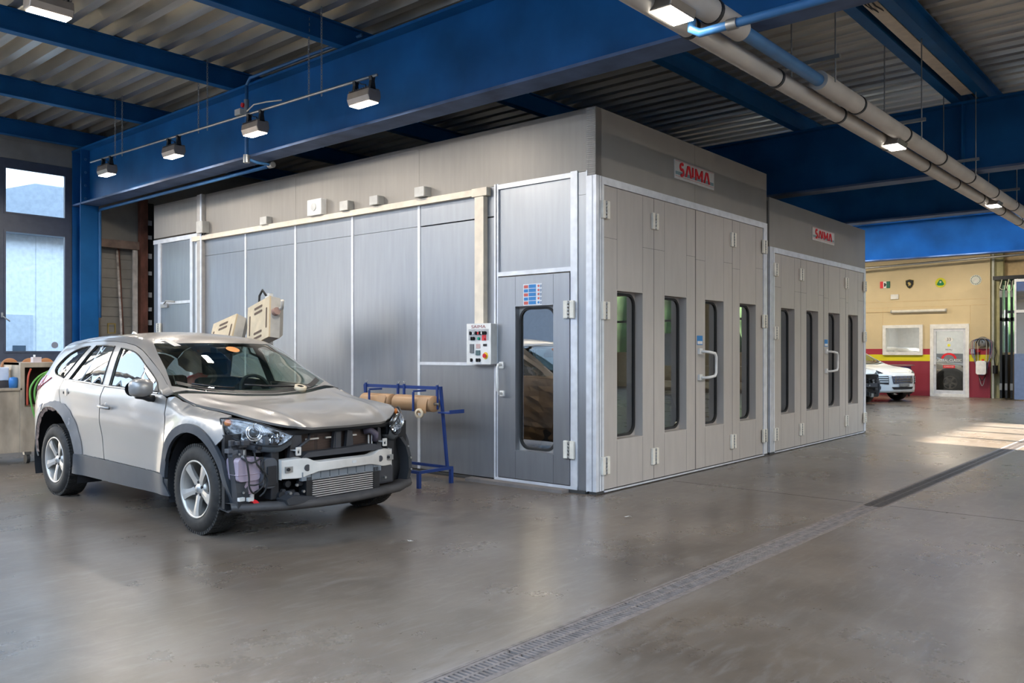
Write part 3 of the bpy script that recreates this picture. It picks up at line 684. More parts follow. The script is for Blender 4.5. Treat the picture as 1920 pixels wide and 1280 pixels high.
class Body:
    def __init__(s, st, bump_side=None, bump_top=None):
        s.st = st; s.bs = bump_side; s.bt = bump_top; s.cache = {}
    def sec(s, q):
        q = min(max(q, s.st[0][0]), s.st[-1][0]); k = round(q, 4)
        if k in s.cache: return s.cache[k]
        i = 0
        while i < len(s.st)-2 and s.st[i+1][0] < q: i += 1
        s0, s1 = s.st[i][0], s.st[i+1][0]; u = (q-s0)/(s1-s0)
        A, B = s.st[i][1], s.st[i+1][1]; sm = s.st[i-1] if i > 0 else None; sp = s.st[i+2] if i+2 < len(s.st) else None
        cp = []
        for j in range(len(A)):
            v = []
            for c in (0, 1):
                d = (B[j][c]-A[j][c])/(s1-s0)
                m0 = (d+(A[j][c]-sm[1][j][c])/(s0-sm[0]))/2 if sm else d
                m1 = (d+(sp[1][j][c]-B[j][c])/(sp[0]-s1))/2 if sp else d
                h_ = s1-s0
                v.append((2*u**3-3*u*u+1)*A[j][c]+(u**3-2*u*u+u)*h_*m0+(-2*u**3+3*u*u)*B[j][c]+(u**3-u*u)*h_*m1)
            cp.append(v)
        out = []
        for j in range(len(cp)-1):
            p0, p1, p2, p3 = cp[max(j-1, 0)], cp[j], cp[j+1], cp[min(j+2, len(cp)-1)]
            if j+2 > len(cp)-1: p3 = (-p1[0], p1[1])
            if j == 5:  pass
            for a in range(8):
                t = a/8; r = []
                for c in (0, 1):
                    r.append(.5*(2*p1[c]+(-p0[c]+p2[c])*t+(2*p0[c]-5*p1[c]+4*p2[c]-p3[c])*t*t+(-p0[c]+3*p1[c]-3*p2[c]+p3[c])*t**3))
                out.append(r)
        out.append(list(cp[-1]))
        s.cache[k] = out; return out
    def X(s, q, z):
        c = s.sec(q); x = None
        for a, b in zip(c[:-1], c[1:]):
            if a[1] <= z <= b[1] and b[1] > a[1]: x = a[0]+(b[0]-a[0])*(z-a[1])/(b[1]-a[1]); break
        if x is None: x = c[0][0] if z < c[0][1] else c[-1][0]
        return x+(s.bs(q, z) if s.bs else 0)
    def Z(s, q, u):
        u0 = u; u = abs(u); c = s.sec(q); z = None
        for b, a in zip(c[::-1][:-1], c[::-1][1:]):
            if b[0] <= u <= a[0] and a[0] > b[0]: z = b[1]+(a[1]-b[1])*(u-b[0])/(a[0]-b[0]); break
        if z is None: z = c[-1][1]
        return z+(s.bt(q, u0) if s.bt else 0)

def inside(p, poly):
    x, y = p; r = False; n = len(poly)
    for i in range(n):
        x1, y1 = poly[i]; x2, y2 = poly[(i+1) % n]
        if (y1 > y) != (y2 > y) and x < (x2-x1)*(y-y1)/(y2-y1)+x1: r = not r
    return r
def densify(poly, h, closed=True):
    out = []; n = len(poly)
    for i in range(n if closed else n-1):
        a, b = poly[i], poly[(i+1) % n]; k = max(1, int(math.ceil(hypot(b[0]-a[0], b[1]-a[1])/h)))
        out += [(a[0]+(b[0]-a[0])*j/k, a[1]+(b[1]-a[1])*j/k) for j in range(k)]
    if not closed: out.append(poly[-1])
    return out
def smoothpoly(pts, k=5):
    out = []; n = len(pts)
    for i in range(n-1):
        p0, p1, p2, p3 = pts[max(i-1, 0)], pts[i], pts[i+1], pts[min(i+2, n-1)]
        for a in range(k):
            t = a/k; out.append(tuple(.5*(2*p1[c]+(-p0[c]+p2[c])*t+(2*p0[c]-5*p1[c]+4*p2[c]-p3[c])*t*t+(-p0[c]+3*p1[c]-3*p2[c]+p3[c])*t**3) for c in (0, 1)))
    return out+[pts[-1]]
def tri(outer, holes=(), h=.045):
    """fill a 2-D outline (with holes) with a regular grid of points; returns verts2d, faces"""
    O_ = densify(outer, h); Hs = [densify(q, h) for q in holes]
    pts = []; edges = []
    for L_ in [O_]+Hs:
        b = len(pts); pts += L_; edges += [(b+i, b+(i+1) % len(L_)) for i in range(len(L_))]
    nb_ = len(pts); x0 = min(p[0] for p in O_); x1 = max(p[0] for p in O_); y0 = min(p[1] for p in O_); y1 = max(p[1] for p in O_)
    bnd = list(pts); i = 0; x = x0+h/2
    while x < x1:
        y = y0+h/2+(h/2 if i % 2 else 0)
        while y < y1:
            if inside((x, y), O_) and not any(inside((x, y), q) for q in Hs) and min((x-a)**2+(y-b)**2 for a, b in bnd) > (h*.5)**2: pts.append((x, y))
            y += h
        x += h*.87; i += 1
    r = delaunay_2d_cdt([Vector(p) for p in pts], edges, [], 0, 1e-6)
    V = [tuple(v) for v in r[0]]; F_ = []
    for f in r[2]:
        cx = sum(V[i][0] for i in f)/len(f); cy = sum(V[i][1] for i in f)/len(f)
        if inside((cx, cy), O_) and not any(inside((cx, cy), q) for q in Hs): F_.append(list(f))
    return V, F_
def side_panel(B, T, name, outer, m, side=-1, holes=(), off=0, h=.045, th=.012):
    V, F_ = tri(outer, holes, h)
    vs = [(side*(B.X(q, z)+off), tail(q), z) for q, z in V]
    if side > 0: F_ = [f[::-1] for f in F_]
    # (s, z) counter-clockwise seen from -X : make normals point outward
    f = M_(); f.add(vs, [g[::-1] for g in F_], m, True)
    o = f.build(name, T)
    if th: b = o.modifiers.new('solid', 'SOLIDIFY'); b.thickness = th; b.offset = -1; b = o.modifiers.new('split', 'EDGE_SPLIT'); b.split_angle = radians(40)
    return o
def top_panel(B, T, name, outer, m, holes=(), off=0, h=.05, th=.01):
    # outline given as (u, s)
    V, F_ = tri(outer, holes, h)
    f = M_(); f.add([(u, tail(q), B.Z(q, u)+off) for u, q in V], F_, m, True)
    o = f.build(name, T)
    if th: b = o.modifiers.new('solid', 'SOLIDIFY'); b.thickness = th; b.offset = -1; b = o.modifiers.new('split', 'EDGE_SPLIT'); b.split_angle = radians(40)
    return o
def tail(q): return q if q < 2.85 else 2.85+(q-2.85)*.84
def arc(cs, cz, r, a0, a1, n=14): return [(cs+r*cos(radians(a0+(a1-a0)*i/n)), cz+r*sin(radians(a0+(a1-a0)*i/n))) for i in range(n+1)]
def mirror_poly(p): return [(-u, q) for u, q in p][::-1]

ST = [(-.85, [(.66,.28),(.68,.42),(.69,.54),(.68,.62),(.66,.68),(.62,.705),(.50,.73),(.32,.75),(0,.755)]),
 (-.76, [(.70,.27),(.73,.42),(.74,.55),(.73,.64),(.69,.71),(.61,.745),(.46,.79),(.33,.826),(0,.835)]),
 (-.64, [(.76,.26),(.81,.42),(.83,.56),(.825,.68),(.79,.76),(.73,.81),(.60,.858),(.34,.884),(0,.888)]),
 (-.50, [(.80,.25),(.86,.42),(.88,.56),(.88,.72),(.86,.84),(.81,.895),(.70,.918),(.36,.928),(0,.932)]),
 (-.35, [(.83,.25),(.88,.42),(.90,.57),(.905,.73),(.89,.86),(.85,.92),(.74,.945),(.38,.957),(0,.96)]),
 (-.15, [(.86,.25),(.90,.42),(.915,.58),(.92,.74),(.905,.875),(.87,.94),(.76,.968),(.38,.982),(0,.986)]),
 (.2, [(.87,.24),(.90,.40),(.91,.58),(.92,.76),(.905,.90),(.875,.975),(.77,1.005),(.40,1.02),(0,1.025)]),
 (.5, [(.87,.24),(.885,.40),(.90,.58),(.91,.78),(.90,.94),(.875,1.04),(.815,1.085),(.42,1.12),(0,1.13)]),
 (.8, [(.87,.24),(.885,.40),(.895,.58),(.91,.78),(.90,.96),(.875,1.06),(.76,1.225),(.44,1.285),(0,1.305)]),
 (1.1, [(.87,.24),(.885,.40),(.895,.58),(.91,.80),(.90,.98),(.875,1.075),(.73,1.372),(.42,1.435),(0,1.455)]),
 (1.35, [(.87,.24),(.885,.40),(.895,.58),(.91,.80),(.90,.99),(.875,1.085),(.705,1.462),(.44,1.535),(0,1.555)]),
 (1.8, [(.87,.24),(.885,.40),(.895,.58),(.915,.80),(.905,1.00),(.875,1.10),(.695,1.512),(.44,1.585),(0,1.612)]),
 (2.3, [(.87,.24),(.89,.40),(.905,.60),(.92,.82),(.905,1.02),(.875,1.12),(.69,1.517),(.44,1.585),(0,1.612)]),
 (2.8, [(.87,.25),(.90,.42),(.915,.62),(.92,.84),(.905,1.04),(.87,1.14),(.685,1.487),(.44,1.555),(0,1.58)]),
 (3.15, [(.85,.27),(.89,.44),(.90,.62),(.905,.84),(.885,1.04),(.845,1.14),(.67,1.437),(.44,1.51),(0,1.535)]),
 (3.35, [(.82,.28),(.86,.44),(.87,.62),(.87,.84),(.85,1.02),(.81,1.12),(.64,1.30),(.44,1.39),(0,1.41)]),
 (3.55, [(.74,.30),(.79,.44),(.80,.62),(.80,.82),(.775,.96),(.73,1.04),(.60,1.12),(.40,1.15),(0,1.16)]),
 (3.63, [(.66,.32),(.70,.44),(.72,.60),(.72,.76),(.70,.88),(.66,.95),(.55,1.0),(.35,1.01),(0,1.01)])]
def bump_side(q, z):
    b = 0
    for hc in (0, 2.72):
        r = hypot(q-hc, z-.35)
        if z > .2: b += .022*math.exp(-((r-.50)/.10)**2)
    if .4 < q < 2.3:
        zc = .44+.10*(q-.4)**1.2
        b -= .008*math.exp(-((z-zc-.10)/.10)**2)
    b += .006*math.exp(-((z-(.90+.06*q))/.025)**2)*(1 if -.2 < q < 3.2 else 0)
    return b
def bump_top(q, u):
    if q > .4: return 0
    uc = .64-.24*((.3-q)/1.05)**1.2 if q < .3 else .64
    e = min(1, max(0, (.4-q)/.2))
    return e*(.014*math.exp(-((abs(u)-uc)/.04)**2)-.004*math.exp(-(u/.15)**2))

def seam_u(q): return .795 if q > .2 else .795-.055*((.2-q)/.6)**.8
def wheel(T, x, y, side, rimmat=rimm, R=.35, wd=.225, spokes=5, name='wheel', detail=True):
    w_ = bpy.data.objects.new(name, None); COL.objects.link(w_); w_.parent = T; w_.location = (x, y, R); w_.empty_display_size = .1
    if side > 0: w_.rotation_euler = (0, 0, pi)
    # local: outer face towards -X
    h = wd/2
    pr = [(.222, -h+.015), (.235, -h+.002), (.262, -h-.004), (.300, -h-.004), (R-.03, -h+.010), (R-.010, -h+.03), (R, -h+.05), (R, h-.05), (R-.01, h-.03), (R-.03, h-.01), (.30, h), (.24, h), (.222, h-.02)]
    M_().revolve(pr, (0, 0, 0), (1, 0, 0), tyre, 64).build('tyre', w_)
    if detail:
        f = M_()
        for k in range(72):
            a = 2*pi*k/72; ca, sa = cos(a), sin(a)
            for x0, x1, sh_ in ((-h+.018, -h+.062, 0), (-h+.068, -.02, .5), (-.014, .014, .25), (.02, h-.068, .5), (h-.062, h-.018, 0)):
                a2 = a+sh_*2*pi/72; wv = .0105; t_ = Matrix.Rotation(a2, 4, 'X')
                zt = R+.004 if abs((x0+x1)/2) < .08 else R-.004
                f.box((x0, -wv, R-.02), (x1, wv, zt), tyre, T=t_)
        f.build('tread', w_)
    pr = [(.225, h-.02), (.205, h-.03), (.195, 0), (.205, -h+.05), (.215, -h+.02), (.228, -h+.010), (.224, -h+.002), (.212, -h+.006), (.206, -h+.03)]
    rim = M_().revolve(pr, (0, 0, 0), (1, 0, 0), rimmat, 64).build('rim', w_)
    f = M_()
    for k in range(spokes):
        a = -pi/2+2*pi*k/spokes; t_ = Matrix.Rotation(a-pi/2, 4, 'X')
        # spoke along +Z, from hub to rim, dished
        secs = [(.035, .034, -h+.040, .03), (.10, .027, -h+.026, .03), (.16, .034, -h+.016, .026), (.212, .046, -h+.012, .02)]
        vs = []
        for r_, hw, xo, dp in secs: vs += [(xo, -hw, r_), (xo-.004, 0, r_), (xo, hw, r_), (xo+dp, hw*.8, r_), (xo+dp, -hw*.8, r_)]
        fs = [(i*5+j, i*5+(j+1) % 5, (i+1)*5+(j+1) % 5, (i+1)*5+j) for i in range(3) for j in range(5)]
        f.add(vs, fs, rimmat, False, T=t_)
    f.revolve([(0, -h+.022), (.028, -h+.022), (.032, -h+.028), (.05, -h+.040), (.075, -h+.045), (.078, -h+.075)], (0, 0, 0), (1, 0, 0), rimmat, 32)
    sp = f.build('spokes', rim)
    for k in range(5 if detail else 0):
        a = -pi/2+2*pi*(k+.5)/5; M_().cyl((-h+.030, .052*cos(a), .052*sin(a)), (-h+.05, .052*cos(a), .052*sin(a)), .011, dark, 12).build('bolt_hole', rim)
    M_().revolve([(0, -h+.016), (.02, -h+.017), (.025, -h+.022)], (0, 0, 0), (1, 0, 0), MATS['galvanised'], 24).build('centre_cap', rim)
    M_().cyl((.02, 0, 0), (.035, 0, 0), .145, MATS['galvanised'], 32).build('brake_disc', w_)
    M_().box((-.02, .06, -.08), (.05, .15, .08), dark2).build('brake_caliper', w_)
    return w_

def car(name, label, loc, rz, paint, stripped=True, detail=True, group=None, far=False):
    T = thing(name, label, 'car', loc, rz, group)
    B = Body(ST, bump_side, bump_top); H_ = .036 if detail else .09
    sides = (-1, 1)
    ws = [smoothpoly([(-.775, .60), (-.55, .44), (-.28, .345), (0, .31), (.28, .345), (.55, .44), (.775, .60)])]
    wtop = smoothpoly([(.60, 1.27), (.3, 1.22), (0, 1.205), (-.3, 1.22), (-.60, 1.27)])
    wsp = ws[0]+[(.70, .85), (.655, 1.08)]+wtop+[(-.655, 1.08), (-.70, .85)]
    p6 = lambda q: B.sec(q)[48][0]
    edge = [(p6(q)*.995, q) for q in (.50, .65, .8, .95, 1.1, 1.25, 1.4, 1.6, 1.8, 2.1, 2.4, 2.7, 3.0, 3.15, 3.3)]
    roofo = [(u, q) for u, q in edge]+[(.42, 3.32), (0, 3.33), (-.42, 3.32)]+[(-u, q) for u, q in edge[::-1]]+smoothpoly([(-.70, .50), (-.5, .41), (-.25, .325), (0, .295), (.25, .325), (.5, .41), (.70, .50)])
    roof = top_panel(B, T, 'roof', roofo, paint, [wsp], h=H_)
    w_ = top_panel(B, T, 'windscreen', wsp, cglass, off=-.004, h=.07, th=0)
    f = M_()   # black cowl strip under the glass
    V, F_ = tri([(u*.93, q+.0) for u, q in ws[0]]+[(u*.92, q+.055) for u, q in ws[0][::-1]], (), .05); f.add([(u, q, B.Z(q, u)+.002) for u, q in V], F_, blk, True); f.build('cowl', T)
    # hood
    sq = [(seam_u(q), q) for q in (.44, .3, .15, 0, -.15, -.3, -.42)]
    fr_ = smoothpoly([(sq[-1][0], -.42), (.705, -.505), (.63, -.58), (.54, -.645), (.46, -.695), (.41, -.735), (.33, -.750), (.18, -.758), (0, -.76)])
    rr = smoothpoly([(.795, .455), (.62, .40), (.30, .27), (0, .24)])
    hood = [(-u, q) for u, q in rr[:-1]]+rr[::-1][:]  # rear edge left -> right
    hood = [(-u, q) for u, q in rr]+[(u, q) for u, q in rr[::-1]][1:]
    outl = hood+sq+fr_[1:]+[(-u, q) for u, q in fr_[::-1]][1:]+[(-u, q) for u, q in sq[::-1]][1:]
    top_panel(B, T, 'bonnet', outl, paint, off=.002, h=H_*.9, th=.02)
    # tailgate
    tg = [(.62, 3.32), (.40, 3.34), (0, 3.35), (-.40, 3.34), (-.62, 3.32), (-.55, 3.60), (0, 3.62), (.55, 3.60)]
    top_panel(B, T, 'tailgate', tg[::-1], paint, h=.07, th=.01)
    for sd_ in sides:
        nearside = sd_ < 0
        hh = H_ if nearside else .08
        # front wing
        def ztop(q): return B.Z(q, seam_u(q))-.006
        wing = [(.465, .43), (.445, .60), (.44, .80), (.455, .98), (.475, 1.045)]+[(q, ztop(q)) for q in (.42, .3, .15, 0, -.15, -.28, -.365)]+[(-.36, .905), (-.385, .86), (-.43, .79), (-.40, .755)]
        a_ = [p for p in arc(0, .35, .505, 134, 9, 22)]
        side_panel(B, T, 'front_wing', wing+a_, paint, sd_, h=hh)
        dl_ = [(.48, .425), (1.61, .45), (1.655, .78), (1.645, 1.10), (1.2, 1.087), (.56, 1.062), (.50, 1.04), (.472, .98), (.455, .80), (.46, .60)]
        d1 = side_panel(B, T, 'front_door', dl_, paint, sd_, h=hh)
        ra = arc(2.72, .35, .53, 168, 122, 8)
        rd = [(1.625, .45)]+[(2.19, .455)]+ra+[(2.50, .93), (2.56, 1.02), (2.56, 1.148), (2.1, 1.125), (1.66, 1.102), (1.67, .78)]
        d2 = side_panel(B, T, 'rear_door', rd, paint, sd_, h=hh)
        # body side with window openings
        P6 = [(q, B.sec(q)[48][1]) for q in (.50, .65, .8, .95, 1.1, 1.25, 1.4, 1.6, 1.8, 2.1, 2.4, 2.7, 3.0, 3.15, 3.3)]
        W1 = smoothpoly([(.74, 1.155), (.98, 1.27), (1.2, 1.37), (1.38, 1.425), (1.62, 1.455)], 3)+[(1.56, 1.116), (.645, 1.088)]
        W2 = [(1.71, 1.121), (2.44, 1.152), (2.16, 1.478), (1.95, 1.480), (1.76, 1.470)]
        W3 = smoothpoly([(2.30, 1.474), (2.5, 1.455), (2.72, 1.39), (2.86, 1.29), (2.88, 1.235), (2.80, 1.195)], 4)+[(2.58, 1.163)]
        quarter = [(.50, 1.065), (.565, 1.066), (1.2, 1.090), (1.65, 1.104), (2.1, 1.128), (2.565, 1.152), (2.57, 1.02), (2.51, .93)]+arc(2.72, .35, .53, 121, 0, 16)[:]+[(3.30, .35), (3.44, .36), (3.53, .50), (3.55, .75), (3.53, .93), (3.40, 1.02), (3.30, 1.10), (3.22, 1.175), (3.32, 1.20), (3.345, 1.27)]+P6[::-1]
        side_panel(B, T, 'body_side', quarter, paint, sd_, [W1[::-1], W2, W3[::-1]], h=hh*.9)
        for W_, nm in ((W1, 'front_door_glass'), (W2, 'rear_door_glass'), (W3, 'quarter_glass')):
            side_panel(B, T, nm, W_, sglass, sd_, off=-.008, h=.09, th=0)
            if detail and nearside:
                f = M_(); pts = [(sd_*(B.X(q, z)+.002), tail(q), z) for q, z in densify(W_, .05)]; f.tube(pts, .0065, blk, 6, True); f.build('window_seal', T)
        if detail and nearside:
            f = M_(); f.tube([(sd_*(B.X(q, z)+.003), q, z) for q, z in densify([(.62, 1.075), (1.2, 1.097), (1.65, 1.112), (2.1, 1.136), (2.46, 1.146)], .06, False)], .008, chrome, 6); f.build('belt_trim', T)
            f = M_(); f.tube([(sd_*(B.X(q, z)-.01), q, z) for q, z in [(2.20, 1.14), (2.12, 1.27), (2.03, 1.48)]], .009, alu, 6); f.build('glass_divider', T)
        # sills and cladding
        side_panel(B, T, 'sill_cladding', [(.40, .25), (1.2, .25), (2.30, .26), (2.235, .34), (2.20, .455), (1.6, .445), (.47, .42), (.475, .36)], clad, sd_, off=.012, h=.07)
        cl = arc(0, .35, .515, 9, 150, 22)+[(-.475, .48), (-.50, .30), (-.49, .22), (-.44, .22), (-.435, .35)]+arc(0, .35, .445, 155, 6, 22)
        side_panel(B, T, 'wheel_arch_cladding', cl, clad, sd_, off=.016, h=.05, th=.03)
        # tail lamp
        tl = [(2.88, 1.165), (3.12, 1.185), (3.36, 1.13), (3.46, 1.04), (3.34, 1.01), (3.12, 1.06), (2.98, 1.12)][::-1]
        side_panel(B, T, 'tail_lamp', tl, mat('tail_red', (.55, .015, .03), .15, noise=False, coat=1), sd_, off=.01, h=.05, th=.03)
        side_panel(B, T, 'rear_bumper', [(3.24, .33), (3.30, .345), (3.44, .35), (3.55, .40), (3.60, .60), (3.6, .90), (3.55, .92), (3.56, .7), (3.53, .48), (3.44, .355)][::-1], paint, sd_, h=.07) if False else None
        # wheel liners
        for hc, nm in ((0, 'wheel_liner'), (2.72, 'wheel_liner')):
            f = M_(); A_ = arc(hc, .35, .452 if hc == 0 else .54, -20, 200, 24); x0, x1 = sd_*.885, sd_*.52
            f.add([(x, q, z) for q, z in A_ for x in (x0, x1)], [(2*i, 2*i+1, 2*i+3, 2*i+2) for i in range(len(A_)-1)], dark, True)
            f.add([(x1, q, z) for q, z in A_]+[(x1, hc, .2)], [tuple(range(len(A_)+1))], dark); f.build(nm, T)
        xw = sd_*(.90-.112)
        wheel(T, xw, 0, sd_, detail=detail and True); wheel(T, xw, 2.72, sd_, detail=detail and nearside)
    if detail:
        # ragged edge and primer on the near rear arch
        pp = arc(2.72, .35, .534, 175, 60, 16); o2 = [(2.88, .90), (2.72, .93), (2.60, .94), (2.50, .93), (2.36, .90), (2.24, .82), (2.14, .70), (2.075, .56), (2.06, .47), (2.17, .46)]
        wob = [(a+.005*sin(i*1.3), b+.005*cos(i*1.7)) for i, (a, b) in enumerate(smoothpoly(o2[:-1], 4))]
        side_panel(B, T, 'primer_patch', pp[::-1][::1]+[o2[-1]][:0]+wob[::-1][::-1][::-1][::-1] if False else pp+wob, primer, -1, off=.004, h=.04, th=0)
        pp2 = arc(2.72, .35, .535, 60, 0, 10)+[(3.30, .40), (3.31, .6), (3.22, .78), (3.08, .88), (2.95, .91)]
        side_panel(B, T, 'primer_patch', pp2, mat('primer_light', (.20, .21, .23), .45), -1, off=.004, h=.04, th=0)
        f = M_(); random.seed(11); rp = mat('rust_edge', (.22, .15, .12), .8, 0, (30, .6, (1, 1, 1)))
        A_ = arc(2.72, .35, .53, 172, 5, 44); Bn = [(2.72+(.497+random.uniform(-.014, .012))*cos(radians(a)), .35+(.497+random.uniform(-.014, .012))*sin(radians(a))) for a in [172-167*i/44 for i in range(45)]]
        f.add([(-(B.X(q, z)-.004), tail(q), z) for q, z in A_]+[(-(B.X(q, z)-.022), tail(q), z) for q, z in Bn], [(i, i+1, 46+i, 45+i) for i in range(44)], rp); f.build('arch_edge', T)
        # door handle and recess, bare recess on the rear door
        def recess(q, z, nm, par, holes_):
            f = M_(); x = B.X(q, z)
            f.revolve([(.0, .003), (.028, .002), (.040, -.001), (.047, -.004)], (-x, q, z), (-1, 0, 0), mat('recess_shade', (.26, .25, .24), .35, .6, noise=False), 24)
            o = f.build(nm, par)
            if holes_:
                for dq in (-.045, .062): M_().cyl((-B.X(q+dq, z)-.004, q+dq, z-.01*dq), (-B.X(q+dq, z)-.0005, q+dq, z-.01*dq), .013, blk, 12).build('handle_hole', par)
        recess(1.54, .925, 'handle_recess', T, False); recess(2.40, 1.025, 'handle_recess', T, True)
        x = B.X(1.54, .925)
        f = M_().tube([(-x-.012, 1.64, .932), (-x-.030, 1.62, .932), (-x-.036, 1.54, .926), (-x-.030, 1.46, .920), (-x-.010, 1.44, .918)], .014, paint, 10); f.build('door_handle', T)
        # mirror
        f = M_(); prof = [(-.02, 1.035), (.0, 1.03), (.10, 1.045), (.15, 1.08), (.155, 1.13), (.11, 1.175), (.03, 1.185), (-.02, 1.16)]
        def mir(sd_, q0, m1, nm):
            # lofted housing, from body outwards
            rings = [(.925, .55, .72), (.95, .86, .9), (1.00, 1.0, 1.0), (1.06, .93, .96), (1.095, .60, .75), (1.105, .25, .4)]
            vs = []; n_ = 14
            for xo, a_, b_ in rings:
                for i in range(n_):
                    t = 2*pi*i/n_; cq = cos(t); cz = sin(t)
                    dq = .085*a_*(abs(cq)**.7)*(1 if cq > 0 else -1); dz = .075*b_*(abs(cz)**.75)*(1 if cz > 0 else -1)
                    if cq > 0: dq *= .45
                    vs.append((sd_*xo, q0+dq+.02*(xo-1), 1.125+dz))
            fs = [(i*n_+j, i*n_+(j+1) % n_, (i+1)*n_+(j+1) % n_, (i+1)*n_+j) for i in range(5) for j in range(n_)]+[tuple(range(n_)), tuple(range(5*n_, 6*n_))]
            g = M_(); g.add(vs, fs, m1, True); o = g.build(nm, T)
            g = M_(); g.prism([(.70, 0), (.86, 0), (.86, .0), (.80, .05)], 'x', 0, .001, blk); 
            M_().tube([(sd_*.89, q0+.02, 1.03), (sd_*.93, q0+.02, 1.035), (sd_*.98, q0+.015, 1.055), (sd_*1.04, q0+.01, 1.065)], .030, blk, 10).build('mirror_foot', o)
            M_().revolve([(0, 0), (.055, 0), (.06, -.004)], (sd_*1.06, q0+.045, 1.115), (0, 1, 0), blk, 20).build('mirror_glass', o)
        mir(-1, .66, silver, 'door_mirror')
        side_panel(B, T, 'mirror_triangle', [(.58, 1.072), (.73, 1.078), (.735, 1.15), (.70, 1.13)], blk, -1, off=.004, h=.06, th=.01)
        # tape, sticker, antenna
        M_().prism([(-.46, 1.16), (-.40, 1.16), (-.44, 1.34), (-.50, 1.34)], 'z', 0, .001, mat('masking_tape', (.60, .55, .48), .6)).build('tape_strip', T)
        tp = bpy.data.objects['tape_strip']
        for v in tp.data.vertices: v.co.z = B.Z(v.co.y, v.co.x)+(.012 if v.co.z > .0005 else .009)
        n_ = 20; f = M_(); f.add([(.07+.065*cos(2*pi*i/n_), 1.07+.055*sin(2*pi*i/n_), B.Z(1.07+.055*sin(2*pi*i/n_), .07+.065*cos(2*pi*i/n_))+.002) for i in range(n_)], [tuple(range(n_))], mat('orange_sticker', (.85, .22, .02), .5)); f.build('orange_sticker', T)
        f = M_(); z = B.Z(2.9, 0); f.add([(-.03, 2.80, z), (.03, 2.80, z), (.035, 2.98, z-.01), (-.035, 2.98, z-.01), (-.008, 2.95, z+.065), (.008, 2.95, z+.065)], [(0, 1, 5, 4), (1, 2, 5), (2, 3, 4, 5), (3, 0, 4)], mat('white_fin', (.7, .7, .7), .3)); f.build('antenna', T)
        for u0, u1, q0, q1 in ((-.20, .30, .37, .45), (.1, .55, .42, .52)): pass
        f = M_(); P_ = [(.38, .40), (.25, .40), (.0, .42), (-.18, .46)]; f.tube([(u, q, B.Z(q, u)+.02) for u, q in P_], .008, blk, 6); P_ = [(-.30, .42), (-.45, .47), (-.62, .56)]
        f.build('wiper', T); M_().tube([(u, q, B.Z(q, u)+.015) for u, q in P_], .008, blk, 6).build('wiper', T)
    # interior and underside
    M_().box((-.62, .45, .30), (.62, 3.2, .42), dark).build('floor_pan', T)
    M_().box((-.5, -.45, .25), (.5, .45, .62), dark).build('engine', T)
    M_().box((-.74, 3.30, .32), (.74, 3.44, .86), paint).build('rear_panel', T)
    if detail:
        f = M_(); 
        for hc in (0, 2.72): f.cyl((-.70, hc, .35), (.70, hc, .35), .04, dark, 10)
        f.build('axle', T)
        dash = mat('dashboard', (.03, .03, .03), .6); seatm = mat('seat_cloth', (.06, .065, .065), .8); wrap = glass('plastic_wrap', (.72, .80, .80), .14, .12)
        f = M_(); f.add([(u, q, z) for q, z in ((.42, 1.0), (.62, 1.055), (.95, 1.06), (1.02, 1.0), (1.0, .8), (.95, .55)) for u in (-.74, -.35, 0, .35, .74)], [(i*5+j, i*5+j+1, (i+1)*5+j+1, (i+1)*5+j) for i in range(5) for j in range(4)], dash, True); f.build('dashboard', T)
        sw = M_().revolve([(.165+.016*cos(a), .016*sin(a)) for a in [2*pi*i/8 for i in range(9)]], (0, 0, 0), (0, -.9, .45), dash, 32); sw.cyl((0, 0, 0), (0, -.02, .01), .055, dash, 16).build('steering_wheel', T, loc=(.34, 1.10, 1.04))
        for u in (-.37, .37):
            st_ = M_(); st_.prism([(1.25, .50), (1.75, .45), (1.80, .60), (1.95, 1.14), (1.84, 1.17), (1.66, .70), (1.27, .68)], 'x', u-.24, u+.24, seatm); so = st_.build('front_seat', T, bevel=.05)
            M_().prism([(1.86, 1.18), (1.96, 1.18), (1.99, 1.40), (1.91, 1.42)], 'x', u-.13, u+.13, seatm).build('headrest', so, bevel=.03)
        # crumpled protective film over the passenger seat
        random.seed(2); f = M_(); n1 = 12
        vs = [(-.37+.30*(2*j/n1-1), 1.45+.42*i/n1+random.uniform(-.03, .03)-.05*(1-(2*j/n1-1)**2), .70+.62*(i/n1)**.8*(1-.25*(2*j/n1-1)**2)+random.uniform(-.025, .025)) for i in range(n1+1) for j in range(n1+1)]
        f.add(vs, [(i*(n1+1)+j, i*(n1+1)+j+1, (i+1)*(n1+1)+j+1, (i+1)*(n1+1)+j) for i in range(n1) for j in range(n1)], wrap); f.build('seat_film', T)
        M_().prism([(2.45, .5), (2.95, .5), (3.02, 1.15), (2.9, 1.16), (2.8, .72), (2.45, .7)], 'x', -.6, .6, seatm).build('rear_seat', T, bevel=.04)
        M_().box((-.12, 1.22, 1.34), (.13, 1.25, 1.405), blk).build('interior_mirror', T, bevel=.01); M_().box((-.08, 1.10, 1.40), (.10, 1.22, 1.46), blk).build('camera_housing', T, bevel=.01)
    return T, B

